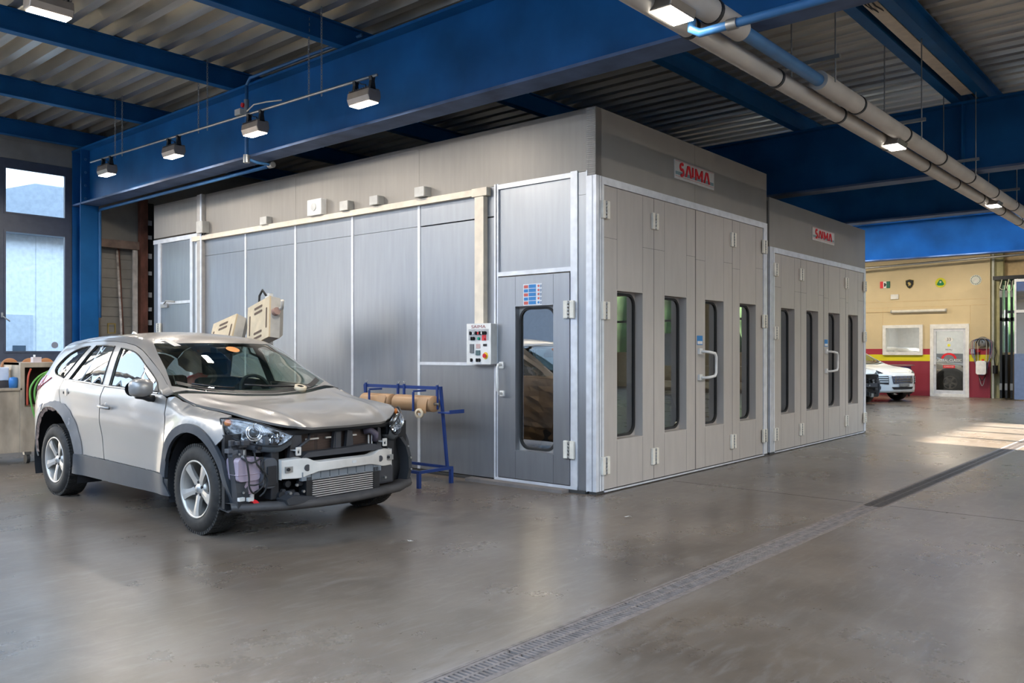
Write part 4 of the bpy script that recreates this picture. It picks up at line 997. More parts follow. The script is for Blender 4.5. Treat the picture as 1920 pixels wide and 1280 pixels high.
def front_details(T, B):
    """everything the missing bumper lays bare"""
    alb = mat('aluminium_beam', (.66, .62, .56), .5, .0, (6, .12, (1, 1, 1)))
    # crash beam, hollow with end plates
    top = [(-.555, .592), (-.40, .602), (-.35, .598), (-.30, .575), (-.26, .562), (0, .566), (.26, .562), (.31, .575), (.36, .598), (.42, .602), (.535, .585)]
    bot = [(-.555, .452), (-.40, .448), (-.36, .462), (-.26, .488), (0, .496), (.26, .492), (.36, .470), (.42, .456), (.535, .455)]
    f = M_(); n1 = 26
    def ip(L_, u):
        for a, b in zip(L_[:-1], L_[1:]):
            if a[0] <= u <= b[0]: return a[1]+(b[1]-a[1])*(u-a[0])/(b[0]-a[0])
        return L_[-1][1]
    vs = []
    for i in range(n1+1):
        u = -.555+1.09*i/n1; s0 = -.745+.09*(u/.55)**2; zt = ip(top, u); zb = ip(bot, u)
        vs += [(u, s0, zb), (u, s0, zt), (u, s0+.075, zt+.006), (u, s0+.075, zb)]
    f.add(vs, [(4*i+j, 4*i+(j+1) % 4, 4*(i+1)+(j+1) % 4, 4*(i+1)+j) for i in range(n1) for j in range(4)]+[(0, 1, 2, 3), (4*n1+3, 4*n1+2, 4*n1+1, 4*n1)], alb)
    cb = f.build('crash_beam', T, bevel=.006)
    for u in (-.355, .375): M_().cyl((u, -.80+.09*(u/.55)**2+.052, .525), (u, -.69, .525), .026, dark2, 20).build('beam_hole', cb)
    for u in (-.50, .49): M_().box((u-.03, -.70+.02, .50), (u+.05, -.662, .545), galv).cyl((u-.01, -.692, .525), (u-.01, -.655, .525), .012, dark, 12).build('tow_plate', cb)
    M_().box((-.01+.06, -.747, .525), (.07+.02, -.744, .545), mat('white_label', (.7, .7, .68), .5)).build('label', cb)
    # foam strip below
    foam = mat('absorber_grey', (.20, .22, .24), .6)
    f = M_(); 
    for i in range(9): u = -.40+.088*i; f.box((u, -.70, .425), (u+.082, -.66, .492), foam)
    f.build('absorber', T)
    # intercooler
    ic = M_().box((-.34, -.69, .275), (.36, -.62, .445), dark).build('intercooler', T); f = M_()
    for i in range(9): z = .288+.0172*i; f.box((-.30, -.70, z), (.30, -.688, z+.007), mat('fin_alu', (.55, .50, .46), .4, .2))
    f.build('fin', ic); M_().box((-.36, -.70, .27), (-.31, -.60, .45), blk).build('end_tank', ic); M_().box((.305, -.70, .27), (.37, -.60, .46), blk).build('end_tank', ic)
    # radiator support
    M_().box((-.60, -.62, .775), (.60, -.54, .815), dark).box((-.62, -.62, .30), (-.55, -.50, .80), dark).box((.52, -.62, .30), (.60, -.50, .80), dark).box((-.03, -.63, .60), (.03, -.58, .78), dark2).build('radiator_support', T, bevel=.008)
    M_().prism([(-.40, .60), (.42, .60), (.38, .64), (.30, .655), (.0, .645), (-.34, .640)], 'y', -.69, -.60, dark2).build('air_guide', T)
    cond = M_().box((-.44, -.56, .58), (.44, -.53, .775), mat('condenser_brown', (.055, .035, .028), .6)).build('condenser', T); f = M_()
    fin = mat('condenser_fin', (.15, .095, .07), .5, .3)
    for a, b in ((-.40, -.19), (-.16, .0), (.20, .33)):
        f = M_()
        for i in range(15): z = .595+.011*i; f.box((a, -.566, z), (b, -.56, z+.004), fin)
        f.build('fin', cond)
    for a, b in ((-.29, -.17), (-.10, -.05), (.16, .21)): M_().box((a, -.60, .725), (b, -.585, .737), alb).build('clip_bar', T)
    for a in (.335, .37): M_().cyl((a, -.60, .63), (a, -.60, .72), .008, alb, 8).build('coolant_line', T)
    f = M_()
    for a, b in ((-.46, -.34), (-.05, .02), (.08, .16), (.40, .46)): f.prism([(a, .60), (b, .60), (b-.01, .77), (a+.02, .78)], 'y', -.62, -.585, dark2)
    f.build('grille_strut', T)
    for u in (-.43, .43): f = M_(); ring(f, rrect(u-.022, .625, u+.022, .69, .004, 1), rrect(u-.010, .64, u+.010, .672, .003, 1), 'y', -.70, -.69, alb); f.box((u-.02, -.69, .66), (u+.02, -.60, .668), alb); f.build('latch_bracket', T)
    M_().tube([(.30, -.58, .75), (.34, -.62, .76), (.38, -.64, .73), (.39, -.62, .67)], .028, mat('hose_purplish', (.12, .10, .13), .4), 10).build('radiator_hose', T)
    M_().tube([(-.40, -.60, .60), (-.42, -.64, .66), (-.30, -.64, .73), (-.26, -.60, .77)], .012, dark2, 8).build('radiator_hose', T)
    # ducts and guts around
    M_().prism(rrect(-.70, .39, -.57, .62, .05), 'y', -.63, -.50, mat('duct_grey', (.075, .08, .09), .5)).box((-.665, -.645, .41), (-.585, -.63, .56), dark).build('air_duct', T, bevel=.006)
    tk = mat('washer_tank', (.36, .29, .345), .35, 0, (3, .1, (1, 1, 1)))
    f = M_(); f.prism(rrect(-.885, .46, -.70, .635, .03), 'y', -.60, -.42, tk); f.box((-.89, -.606, .508), (-.695, -.416, .516), tk); tk_ = f.build('washer_tank', T, bevel=.015)
    M_().prism([(-.80, .46), (-.70, .47), (-.70, .39), (-.78, .36), (-.82, .42)], 'y', -.58, -.45, tk).build('tank_sump', tk_); M_().cyl((-.80, -.52, .635), (-.80, -.52, .69), .028, galv, 16).build('tank_cap', tk_)
    M_().cyl((-.75, -.56, .30), (-.75, -.56, .37), .02, MATS['lid_grey'], 12).build('pump', tk_)
    def sp(pts, r, m, nm):
        P_ = [Vector(p) for p in pts]; sm = []
        for i in range(len(P_)-1):
            p0, p1, p2, p3 = P_[max(i-1, 0)], P_[i], P_[i+1], P_[min(i+2, len(P_)-1)]
            for k in range(5): u = k/5; sm.append(.5*((2*p1)+(-p0+p2)*u+(2*p0-5*p1+4*p2-p3)*u*u+(-p0+3*p1-3*p2+p3)*u**3))
        M_().tube(sm+[P_[-1]], r, m, 7).build(nm, T)
    sp([(-.84, -.61, .66), (-.83, -.63, .60), (-.815, -.63, .50), (-.81, -.63, .42), (-.76, -.62, .37), (-.68, -.63, .44), (-.70, -.63, .52), (-.76, -.64, .60), (-.75, -.60, .67)], .007, blkr, 'wiring_loom')
    sp([(-.86, -.60, .64), (-.80, -.64, .60), (-.70, -.63, .63), (-.72, -.64, .56), (-.66, -.64, .47), (-.68, -.63, .38), (-.72, -.62, .34)], .007, blkr, 'wiring_loom')
    sp([(-.82, -.63, .44), (-.76, -.64, .435), (-.70, -.64, .47), (-.69, -.63, .60)], .006, blkr, 'wiring_loom')
    for c, nm in (((-.86, -.60, .335), 'connector'), ((-.80, -.62, .33), 'connector')): M_().box((c[0]-.022, c[1]-.015, c[2]-.012), (c[0]+.022, c[1]+.015, c[2]+.014), MATS['lid_grey']).build(nm, T, rot=(0, 0, 0))
    M_().prism([(-.80, .34), (-.74, .315), (-.70, .27), (-.66, .235), (-.68, .225), (-.73, .255), (-.78, .31)], 'y', -.62, -.58, red).build('red_plug', T)
    random.seed(4)
    for k in range(16):    # dark clutter: clips, brackets, loom
        u = random.uniform(-.90, -.56); z = random.uniform(.66, .75); q = random.uniform(-.58, -.46); a, b, c = [random.uniform(.012, .035) for _ in range(3)]
        M_().box((u-a, q-b, z-c), (u+a, q+b, z+c), random.choice([dark, dark2, dark2, MATS['duct_grey']])).build('bracket', T, bevel=.004)
    for k in range(10):
        u = random.uniform(-.55, -.36); z = random.uniform(.27, .42); q = random.uniform(-.66, -.56); r_ = random.uniform(.012, .03)
        M_().cyl((u, q-.03, z), (u, q, z), r_, random.choice([dark, dark2, dark]), 12).build('fitting', T)
    for u, z in ((-.44, .40), (-.50, .345), (-.38, .345), (.44, .36), (-.52, .28)): M_().cyl((u, -.70, z), (u, -.68, z), .011, galv, 8).build('bolt', T)
    M_().box((.40, -.66, .30), (.56, -.56, .47), dark2).build('air_duct', T, bevel=.02)
    # bulkhead so that nothing is seen through
    M_().box((-.90, -.44, .25), (.90, -.40, .80), dark).build('front_bulkhead', T)
    # liner edges
    for sd_ in (-1, 1):
        f = M_(); P_ = [(-.43, .74, .865), (-.49, .66, .885), (-.525, .52, .89), (-.54, .38, .88), (-.53, .24, .86)] if sd_ < 0 else [(-.44, .66, .83), (-.50, .58, .85), (-.53, .48, .855), (-.54, .38, .85), (-.53, .28, .83)]; lw_ = .09 if sd_ < 0 else .045
        vs = []
        for i, (q, z, u) in enumerate(P_): vs += [(sd_*u, q+.035, z), (sd_*u, q-.035, z), (sd_*(u-lw_), q-.045, z), (sd_*(u-lw_-.02), q+.05, z)]
        f.add(vs, [(4*i+j, 4*i+(j+1) % 4, 4*(i+1)+(j+1) % 4, 4*(i+1)+j) for i in range(4) for j in range(4)], mat('liner_grey', (.035, .036, .04), .55)); ln = f.build('liner_edge', T)
        for (q, z, u) in P_[1:4]: M_().cyl((sd_*(u-lw_*.5), q-.045, z), (sd_*(u-lw_*.5), q-.055, z), .009, galv, 8).build('clip', ln)
    # lower tray / lip
    f = M_(); nn = 20; vs = []
    for i in range(nn+1):
        u = -.90+1.78*i/nn; s0 = -.80+.26*abs(u/.9)**3+ (.0 if u < .5 else .0); z = .235+.02*abs(u)
        if u > .45: s0 += .02*sin(u*60); z += .008*sin(u*47)
        vs += [(u, s0, z), (u, s0+.02, z+.045), (u, s0+.16, z+.04), (u, -.35, z-.01), (u, s0+.05, z-.025)]
    f.add(vs, [(5*i+j, 5*i+(j+1) % 5, 5*(i+1)+(j+1) % 5, 5*(i+1)+j) for i in range(nn) for j in range(5)], mat('tray_plastic', (.06, .055, .053), .6, 0, (6, .3, (1, 1, 1))), True); f.build('lower_tray', T)
    M_().prism([(-.56, .27), (-.35, .27), (-.30, .30), (-.52, .335), (-.58, .31)], 'y', -.76, -.62, MATS['liner_grey']).build('tray_bracket', T)
    # headlights
    for sd_ in (-1, 1):
        topc = [(-.880, -.344, .918), (-.838, -.414, .919), (-.785, -.489, .908), (-.719, -.564, .888), (-.627, -.640, .850), (-.545, -.684, .811), (-.480, -.708, .783)]
        botc = [(-.883, -.348, .912), (-.880, -.375, .860), (-.845, -.422, .784), (-.775, -.510, .742), (-.673, -.608, .716), (-.573, -.668, .712), (-.484, -.706, .772)]
        def crv(C_, v):
            n_ = len(C_)-1; t = v*n_; i = min(int(t), n_-1); t -= i; g = lambda k: Vector(C_[min(max(k, 0), n_)])
            p0, p1, p2, p3 = g(i-1), g(i), g(i+1), g(i+2)
            return .5*((2*p1)+(-p0+p2)*t+(2*p0-5*p1+4*p2-p3)*t*t+(-p0+3*p1-3*p2+p3)*t**3)
        NV, NW = 26, 8
        def grid(depth, bul):
            vs = []
            for i in range(NV+1):
                a = crv(topc, i/NV); b = crv(botc, i/NV); 
                for j in range(NW+1):
                    w_ = j/NW; p = a.lerp(b, w_); o_ = Vector((-.55, -1.0, .12)).normalized()*(bul*sin(pi*w_)*sin(pi*min(1, i/NV*1.0))-depth*min(1, 5*min(i/NV, 1-i/NV)))
                    p = p+o_; vs.append((p.x*(-sd_ if sd_ > 0 else 1), p.y, p.z))
            return vs
        fs = [(i*(NW+1)+j, (i+1)*(NW+1)+j, (i+1)*(NW+1)+j+1, i*(NW+1)+j+1) for i in range(NV) for j in range(NW)]
        if sd_ > 0: fs = [x[::-1] for x in fs]
        root = M_().add(grid(.055, -.005), fs, mat('reflector', (.46, .45, .43), .22, .85, (26, .9, (1, 1, 1)), bump=(26, .6)), True).build('headlight', T)
        M_().add(grid(0, .022), fs, clear, True).build('lens', root)
        # bezel rim tubes
        M_().tube([(p.x*(-sd_ if sd_ > 0 else 1), p.y, p.z) for p in [crv(topc, k/20) for k in range(21)]+[crv(botc, 1-k/20) for k in range(1, 21)]], .006, blk, 6).build('rim', root)
        X_ = lambda u: u*(-sd_ if sd_ > 0 else 1)
        c = Vector((X_(-.720), -.553, .812)); ax = Vector((X_(.30)*(-1) if False else X_(-.28), -1, .03)).normalized()
        pj = M_().revolve([(.064, -.02), (.068, .0), (.062, .008), (.056, .0), (.050, -.01)], c, ax, chrome, 32).build('projector_ring', root)
        M_().revolve([(.048, -.02), (.046, -.004), (.040, -.002), (.036, -.012)], c, ax, chrome, 32).build('inner_ring', pj); M_().revolve([(0, .010), (.018, .006), (.031, -.006), (.036, -.02)], c, ax, mat('projector_lens', (.05, .055, .06), .05, noise=False, coat=1), 28).build('projector_lens', pj)
        random.seed(9)
        f = M_()
        for k in range(26):
            v = random.uniform(.60, .90); a = crv(topc, v).lerp(crv(botc, v), random.uniform(.25, .8)); s_ = random.uniform(.006, .013); p = Vector((X_(a.x), a.y+.035, a.z))
            T4 = Matrix.Translation(p) @ Euler((random.uniform(-1, 1), random.uniform(-1, 1), random.uniform(-1, 1))).to_matrix().to_4x4(); f.box((-s_, -s_*.4, -s_), (s_, s_*.4, s_), chrome, T=T4)
        f.build('facet', root)
        a = crv(topc, .22).lerp(crv(botc, .22), .42); M_().revolve([(0, 0), (.022, -.004), (.026, -.02)], (X_(a.x), a.y+.03, a.z), (X_(-.6), -1, 0), mat('amber', (.75, .22, .04), .3), 16).build('indicator_bulb', root)
        # grey housing below
        vs = []
        for i in range(13):
            b = crv(botc, .18+.80*i/12); vs += [(X_(b.x), b.y+.012, b.z-.003), (X_(b.x*.985), b.y+.02, b.z-.05), (X_(b.x*.97), b.y+.10, b.z-.055)]
        M_().add(vs, [(3*i+j, 3*i+j+1, 3*(i+1)+j+1, 3*(i+1)+j) for i in range(12) for j in range(2)], mat('housing_smoke', (.10, .11, .12), .25), True).build('housing', root)
    return T

SUV, SB = car('silver_suv', 'silver suv with its front bumper removed, parked before the large booth', (4.19, 6.135, 0), radians(.3), silver)
front_details(SUV, SB)
# things left on the car
t = thing('tape_roll', 'cream roll of masking tape lying on the silver car under its windscreen', 'tape roll', (4.19+.33, 6.135+.365, 1.085))
M_().revolve([(.028, -.02), (.055, -.022), (.055, .022), (.028, .022), (.028, -.02)], (0, 0, 0), (.0, -.35, 1), MATS['tape_cream'] if 'tape_cream' in MATS else mat('tape_cream', (.68, .55, .38), .5), 32).build('roll', t); M_().revolve([(.022, -.018), (.028, -.02), (.028, .02), (.022, .02)], (0, 0, 0), (0, -.35, 1), blk, 24).build('core', t)

white_p = carpaint('white_car_paint', (.72, .74, .72), .0, .25)
def white_suv(name, label, loc, rz, bumper, grp):
    T, B = car(name, label, loc, rz, white_p, detail=False, group=grp)
    if not bumper:
        M_().box((-.82, -.50, .22), (.82, -.40, .80), dark).build('front_bulkhead', T); random.seed(8)
        for k in range(60):
            u = random.uniform(-.85, .7); z = random.uniform(.25, .72); a, b, c = [random.uniform(.01, .05) for _ in range(3)]; q = -.50-random.random()*.15
            M_().box((u-a, q-b, z-c), (u+a, q+b, z+c), random.choice([dark, dark2, dark2, MATS['galvanised']])).build('engine_part', T)
        M_().box((-.6, -.66, .48), (.6, -.60, .58), dark2).build('crash_beam', T)
        return T
    # one piece front bumper, wrapping from arch to arch
    def S(u): return -.86+.42*(min(abs(u), .9)/.9)**3.2
    prof = [(.80, 0), (.70, -.03), (.58, -.045), (.46, -.05), (.34, -.03), (.27, 0)]
    us = [-.905+1.81*i/36 for i in range(37)]; vs = []
    for u in us:
        zt = min(.80, B.Z(max(-.80, S(u)+.10), u)) if abs(u) < .8 else .80
        for k, (z, d) in enumerate(prof): vs.append((u, S(u)+d*(1-abs(u)), zt if k == 0 else z))
    n_ = len(prof); f = M_().add(vs, [(i*n_+j, (i+1)*n_+j, (i+1)*n_+j+1, i*n_+j+1) for i in range(36) for j in range(n_-1)], white_p, True); bp = f.build('front_bumper', T); b = bp.modifiers.new('solid', 'SOLIDIFY'); b.thickness = .02; b.offset = 1
    # flap closing the gap under the bonnet
    top_panel(B, T, 'nose_panel', [(-.72, -.50), (-.60, -.62), (-.45, -.70), (-.3, -.76), (0, -.77), (.3, -.76), (.45, -.70), (.60, -.62), (.72, -.50), (.7, -.62), (.5, -.80), (0, -.87), (-.5, -.80), (-.7, -.62)][::-1], white_p, h=.08)
    def patch(name, pts, m, off=.012):   # pts (u, z) on the bumper surface
        V, F_ = tri(pts, (), .06); q = []
        for u, z in V:
            for (z1, d1), (z0, d0) in zip(prof[:-1], prof[1:]):
                if z0 <= z <= z1: d = d0+(d1-d0)*(z-z0)/(z1-z0); break
            else: d = 0
            q.append((u, S(u)+d*(1-abs(u))-off, z))
        o = M_().add(q, F_, m).build(name, T); return o
    patch('grille', [(-.38, .52), (.38, .52), (.42, .74), (-.42, .74)], mat('grille_dark', (.10, .10, .12), .4))
    g = M_()
    for i in range(5): u = -.30+.15*i; g.box((u-.008, S(u)-.045, .53), (u+.008, S(u)-.02, .73), chrome)
    for z in (.58, .65): 
        for i in range(8): u = -.36+.09*i; g.box((u, S(u)-.07, z), (u+.09, S(u)-.025, z+.012), chrome)
    g.build('grille_bar', T)
    for s_ in (-1, 1):
        p = [(.50*s_, .50), (.72*s_, .52), (.78*s_, .73), (.50*s_, .74)]; patch('air_intake', p if s_ > 0 else p[::-1], dark)
        for z in (.56, .62, .68): p = [(.52*s_, z), (.74*s_, z), (.75*s_, z+.03), (.52*s_, z+.03)]; patch('intake_slat', p if s_ > 0 else p[::-1], white_p, .02)
        p = [(.68*s_, .36), (.75*s_, .36), (.76*s_, .45), (.68*s_, .45)]; patch('fog_lamp', p if s_ > 0 else p[::-1], dark2, .016)
        hp = [(.880, -.344, .925), (.838, -.414, .926), (.785, -.489, .915), (.719, -.564, .895), (.627, -.640, .857), (.545, -.684, .818)]; hq = [(.895, -.35, .90), (.885, -.44, .84), (.84, -.54, .81), (.74, -.64, .79), (.62, -.70, .775), (.53, -.72, .78)]
        vs = [(x*s_, y-.012, z) for pr_ in zip(hp, hq) for x, y, z in pr_]; M_().add(vs, [(2*i, 2*i+1, 2*i+3, 2*i+2) for i in range(5)], mat('smoked_lamp', (.05, .05, .055), .12), True).build('headlight', T)
        hl = [(-.32, .935), (-.42, .90), (-.56, .835), (-.62, .82), (-.58, .80), (-.46, .80), (-.36, .86)]

    patch('lower_grille', [(-.36, .36), (.36, .36), (.42, .43), (-.42, .43)], dark)
    patch('number_plate', [(-.20, .44), (.20, .44), (.20, .53), (-.20, .53)], MATS['lamp_housing'] if 'lamp_housing' in MATS else galv, .03)
    return T
white_suv('white_suv', 'white suv with its front bumper on, furthest white car before the yellow wall', (25.35, 7.95, 0), radians(-24), True, 'white cars at the far end')
white_suv('white_suv', 'white car without bumper, dark engine parts bare, half hidden by the small booth', (23.0, 8.15, 0), radians(-24), False, 'white cars at the far end')
# ============================================================ pipes, lamps, rail
pin = mat('pipe_insulation', (.52, .49, .45), .55, 0, (3, .1, (1, 1, 1)))
def hpipe(name, label, y, z, r, x0, x1, segs=True, m=pin, group=None, bare=None):
    t = thing(name, label, 'pipe', (0, y, z), 0, group)
    if bare:
        M_().cyl((x0, 0, 0), (bare[0], 0, 0), r, m, 24).cyl((bare[1], 0, 0), (x1, 0, 0), r, m, 24).build('insulation', t)
        M_().cyl((bare[0]-.1, 0, 0), (bare[1]+.1, 0, 0), r*.62, bluel, 20).build('bare_pipe', t)
    else: M_().cyl((x0, 0, 0), (x1, 0, 0), r, m, 24).build('insulation', t)
    x = x0+.6
    while x < x1:
        if not (bare and bare[0]-.02 < x < bare[1]+.02): M_().cyl((x, 0, 0), (x+.035, 0, 0), r+.008, blk, 24).build('band', t)
        x += 1.45
    return t
hpipe('insulated_pipe', 'grey insulated ceiling pipe with a bare blue length, right one of the pair', 2.75, 3.765, .083, 3.2, XF-.01, group='insulated heating pipes', bare=(5.7, 7.2))
hpipe('insulated_pipe', 'grey insulated ceiling pipe carrying the small lamps, left one of the pair', 2.925, 3.70, .072, 3.2, XF-.01, group='insulated heating pipes')
for i, x in enumerate((7.3, 9.9, 12.4, 15.1, 18.0)):
    t = thing('pipe_hanger', ['threaded rod hanger holding the ceiling pipes nearest the bare blue length', 'threaded rod hanger on the ceiling pipes, second from the bare blue length', 'threaded rod hanger on the ceiling pipes beside the small lamp', 'threaded rod hanger on the ceiling pipes just past the second beam', 'threaded rod hanger on the ceiling pipes furthest away'][i], 'hanger', (x, 2.75, 3.95), 0, 'rod hangers of the ceiling pipes')
    M_().cyl((0, -.11, -.2), (0, -.11, 1.17), .007, galv, 8).cyl((0, .28, -.25), (0, .28, 1.17), .007, galv, 8).build('rod', t)
    M_().box((-.02, -.15, .0), (.02, .33, .035), galv).build('bracket', t)
def pipe_lamp(x, label, y=2.82, z=3.69):
    t = thing('pipe_lamp', label, 'lamp', (x, y, z), 0, 'small lamps under the ceiling pipes')
    M_().prism([(-.11, .05), (-.08, -.06), (.08, -.06), (.11, .05), (.06, .10), (-.06, .10)], 'x', -.16, .16, mat('lamp_bronze', (.20, .17, .14), .4, .6)).build('housing', t, bevel=.01)
    M_().box((-.15, -.075, -.066), (.15, .075, -.058), led).build('diffuser', t)
    l = bpy.data.lights.new('lamp_glow', 'AREA'); l.shape = 'RECTANGLE'; l.size = .3; l.size_y = .15; l.energy = 7; l.color = (1, .92, .82)
    lo = bpy.data.objects.new('lamp_glow', l); COL.objects.link(lo); lo.parent = t; lo.location = (0, 0, -.08)
pipe_lamp(4.85, 'lit lamp on the pipes at the top edge of the picture'); pipe_lamp(9.55, 'small lit lamp under the pipes near the second beam'); pipe_lamp(14.4, 'small lit lamp under the pipes furthest down the hall')
# blue pipes on the main beam
t = thing('water_pipe', 'thin blue pipe rising on the beam, then running under it to the column', 'pipe', (5.82, 0, 0))
M_().tube([(.0, 9.53, 4.80), (0, 9.53, 4.3), (0, 9.53, 3.88)], .022, bluel, 10).build('riser', t)
M_().tube([(.02, 9.53, 3.87), (.14, 9.50, 3.84), (.33, 9.48, 3.84)], .02, bluel, 8).build('crossing', t)
M_().tube([(.35, 9.5, 3.84), (.35, 12, 3.84), (.35, 14.65, 3.84), (.36, 14.7, 3.80), (.36, 14.7, 3.0), (.36, 14.7, 2.0)], .024, bluel, 10).build('lower_run', t)
for a_, b_, r_ in (((0, 9.53, 4.42), (0, 9.53, 4.62), .032), ((0, 9.53, 3.82), (0, 9.53, 3.92), .04), ((.33, 9.44, 3.84), (.33, 9.53, 3.84), .04)): M_().cyl(a_, b_, r_, galv, 10).build('fitting', t)
M_().cyl((-.05, 9.56, 4.55), (-.02, 9.56, 4.55), .03, red, 10).build('valve_wheel', t)
M_().tube([(0, 9.53, 4.80), (0, 9.45, 4.88), (.25, 8.0, 5.02), (.3, 7.6, 5.05)], .02, bluel, 8).build('upper_run', t)
t = thing('roof_pipe', 'blue grey pipe with an elbow crossing over the insulated pipes', 'pipe', (5.1, 2.65, 3.60))
M_().tube([(-.02, .15, .06), (-.03, .15, 0), (.0, .1, -.03), (0, 0, -.03), (0, -3, -.03), (0, -7, -.03)], .03, bluel, 12).build('run', t)
for y_ in (0, -1.5, -3): M_().cyl((0, y_-.1, -.03), (0, y_-.17, -.03), .038, galv, 12).build('coupling', t)
# lamp rail with four floodlights

rx = 5.45; RY0, RY1 = 6.53, 13.3
def rz(y): return 4.195+.125*(y-RY0)/(RY1-RY0)
t = thing('lamp_rail', 'long thin galvanised tube hung on chains in front of the blue beam', 'rail', (rx, 0, 4.25))
M_().tube([(0, RY0+(RY1-RY0)*i/12, rz(RY0+(RY1-RY0)*i/12)-4.25) for i in range(13)], .014, galv, 10).build('tube', t)
M_().tube([(.02, 8.95, .04), (.02, 8.8, .09), (.0, 8.5, .06), (0, 8.2, .02)], .008, cream, 6).build('cable', t)
M_().box((-.03, 9.02, .01), (.03, 9.14, .08), mat('box_beige', (.55, .52, .46), .5)).build('junction_box', t)
def chain(y, label):
    t = thing('chain', label, 'chain', (rx, y, 0), 0, 'chains holding the lamp rail')
    z = rz(y)-.03; k = 0; f = M_()
    while z < 5.12:
        a = .010; h_ = .020
        pts = [((a*cos(u) if k % 2 else 0), (0 if k % 2 else a*cos(u)), z+h_*sin(u)) for u in [2*pi*i/8 for i in range(8)]]
        f.tube(pts, .0032, galv, 4, True); z += .031; k += 1
    f.build('links', t)
for y, l in ((12.45, 'left chain of the pair at the window end of the lamp rail'), (12.22, 'right chain of the pair at the window end of the lamp rail'), (10.05, 'left chain of the middle pair holding the lamp rail'), (9.83, 'right chain of the middle pair holding the lamp rail'), (7.68, 'left chain of the pair at the near end of the lamp rail'), (7.45, 'right chain of the pair at the near end of the lamp rail')): chain(y, l)
lamph = mat('lamp_housing', (.34, .29, .25), .35, .6)
def flood(x, y, z, label, rot=0, glow=22):
    t = thing('floodlight', label, 'lamp', (x, y, z), rot, 'led floodlights on the rail')
    M_().prism([(-.065, -.105), (.065, -.105), (.085, -.05), (.075, 0.02), (-.075, .02), (-.085, -.05)], 'y', -.17, .17, lamph).build('housing', t, bevel=.008)
    f = M_()
    for k in range(9): f.box((-.08, -.15+.036*k, .02), (.08, -.145+.036*k, .035), lamph)
    f.build('cooling_fins', t)
    for s_ in (-.13, .13):
        M_().prism([(-.035, .02), (.035, .02), (.02, .11), (.028, .15), (-.028, .15), (-.02, .11)], 'y', s_-.02, s_+.02, blk).build('bracket', t)
    M_().tube([(0, -.05, .02), (0, -.03, .09), (0, .04, .11), (0, .1, .15)], .006, blkr, 6).build('cable', t)
    M_().box((-.06, -.155, -.112), (.06, .155, -.106), led).build('diffuser', t)
    l = bpy.data.lights.new('floodlight_glow', 'AREA'); l.shape = 'RECTANGLE'; l.size = .12; l.size_y = .3; l.energy = glow; l.color = (1, .90, .78)
    lo = bpy.data.objects.new('floodlight_glow', l); COL.objects.link(lo); lo.parent = t; lo.location = (0, 0, -.12)
for y, l in ((12.72, 'floodlight at the window end of the rail'), (10.70, 'floodlight second from the window end of the rail'), (8.74, 'floodlight beside the blue riser pipe on the rail'), (6.74, 'floodlight at the near end of the rail')): flood(rx, y, rz(y)-.155, l)
flood(2.72, 7.45, 4.32, 'floodlight cut off by the top left edge of the picture', radians(90))

# ============================================================ gap between column and booth
rust = mat('rusty_steel', (.16, .065, .045), .75, 0, (8, .45, (1, 1, .5)))
t = thing('rusty_frame', 'rusty red steel post beside the booth with a brown crossbar', 'post', (6.96, 14.85, 0))
M_().box((-.02, -.03, 0), (.11, .08, 4.15), rust).build('post', t); M_().box((-.78, .02, 3.24), (0, .10, 3.38), mat('brown_bar', (.20, .14, .11), .7, 0, (8, .3, (1, 1, 1)))).build('crossbar', t)
t = thing('slotted_strip', 'black upright strip with white notches against the rear wall, next to the booth', 'strip', (7.085, 14.9, 0))
M_().box((0, 0, 0), (.13, .06, 4.1), blk).build('strip', t)
f = M_()
for k, z in enumerate((1.9, 2.15, 2.4, 2.8, 3.1, 3.45, 3.7)): f.box((.01, -.01, z), (.09, 0, z+.09-.02*(k % 2)), alu)
f.build('notch', t)
t = thing('leaning_bar', 'pale worn square bar leaning upright beside the rusty post', 'bar', (6.80, 14.8, 0)); M_().box((0, 0, 0), (.075, .05, 3.22), mat('pale_bar', (.52, .47, .42), .6, 0, (5, .35, (1, 1, 1)))).build('bar', t)
M_().tube([(6.72, 14.72, 0), (6.66, 14.9, 1.7), (6.62, 15.0, 3.28)], .02, rust, 8).build('leaning_pole')
tag(bpy.data.objects['leaning_pole'], 'rust brown thin pole leaning on the grey siding, left one', 'pole')
M_().tube([(6.60, 14.7, 0), (6.60, 14.85, 2.0), (6.60, 15.0, 3.22)], .022, mat('chipped_white', (.45, .40, .36), .6, 0, (6, .5, (1, 1, 2))), 8).build('leaning_pole')
o = bpy.data.objects['leaning_pole.001']; tag(o, 'chipped white pole leaning on the grey siding, crossing the brown one', 'pole')
f = M_()
ring(f, rrect(-.07, -.09, .07, .09, .01), rrect(-.05, -.07, .05, .07, .01), 'y', 0, .02, mat('brass', (.45, .33, .12), .4, .8)); f.build('foot_bracket', bpy.data.objects['water_pipe'], loc=(6.36-5.82, 14.66, 1.82))

# ============================================================ workbench trolley at the left edge
t = thing('workshop_trolley', 'scruffy beige plywood trolley on castors at the left edge', 'trolley', (3.2, 11.62, 0))
dw = mat('dirty_beige', (.40, .32, .235), .6, 0, (5, .35, (1, 1, .4))); dk = mat('dark_recess', (.05, .035, .028), .8)
M_().box((0, 0, .15), (.70, .70, .93), dw).box((-.02, -.02, .93), (.72, .7, .96), dw).box((.34, -.004, .2), (.345, 0, .9), dk).build('cabinet', t, bevel=.005)
f = M_(); ring(f, [(.70, .15), (1.5, .15), (1.5, 1.28), (.70, 1.28)], [(.75, .72), (1.40, .72), (1.40, 1.22), (.75, 1.22)], 'y', -.02, .03, dw)
f.box((.70, .03, .15), (.73, .6, 1.28), dw).box((1.47, .03, .15), (1.5, .6, 1.28), dw).box((.70, .03, 1.25), (1.5, .6, 1.28), dw); f.build('tall_frame', t)
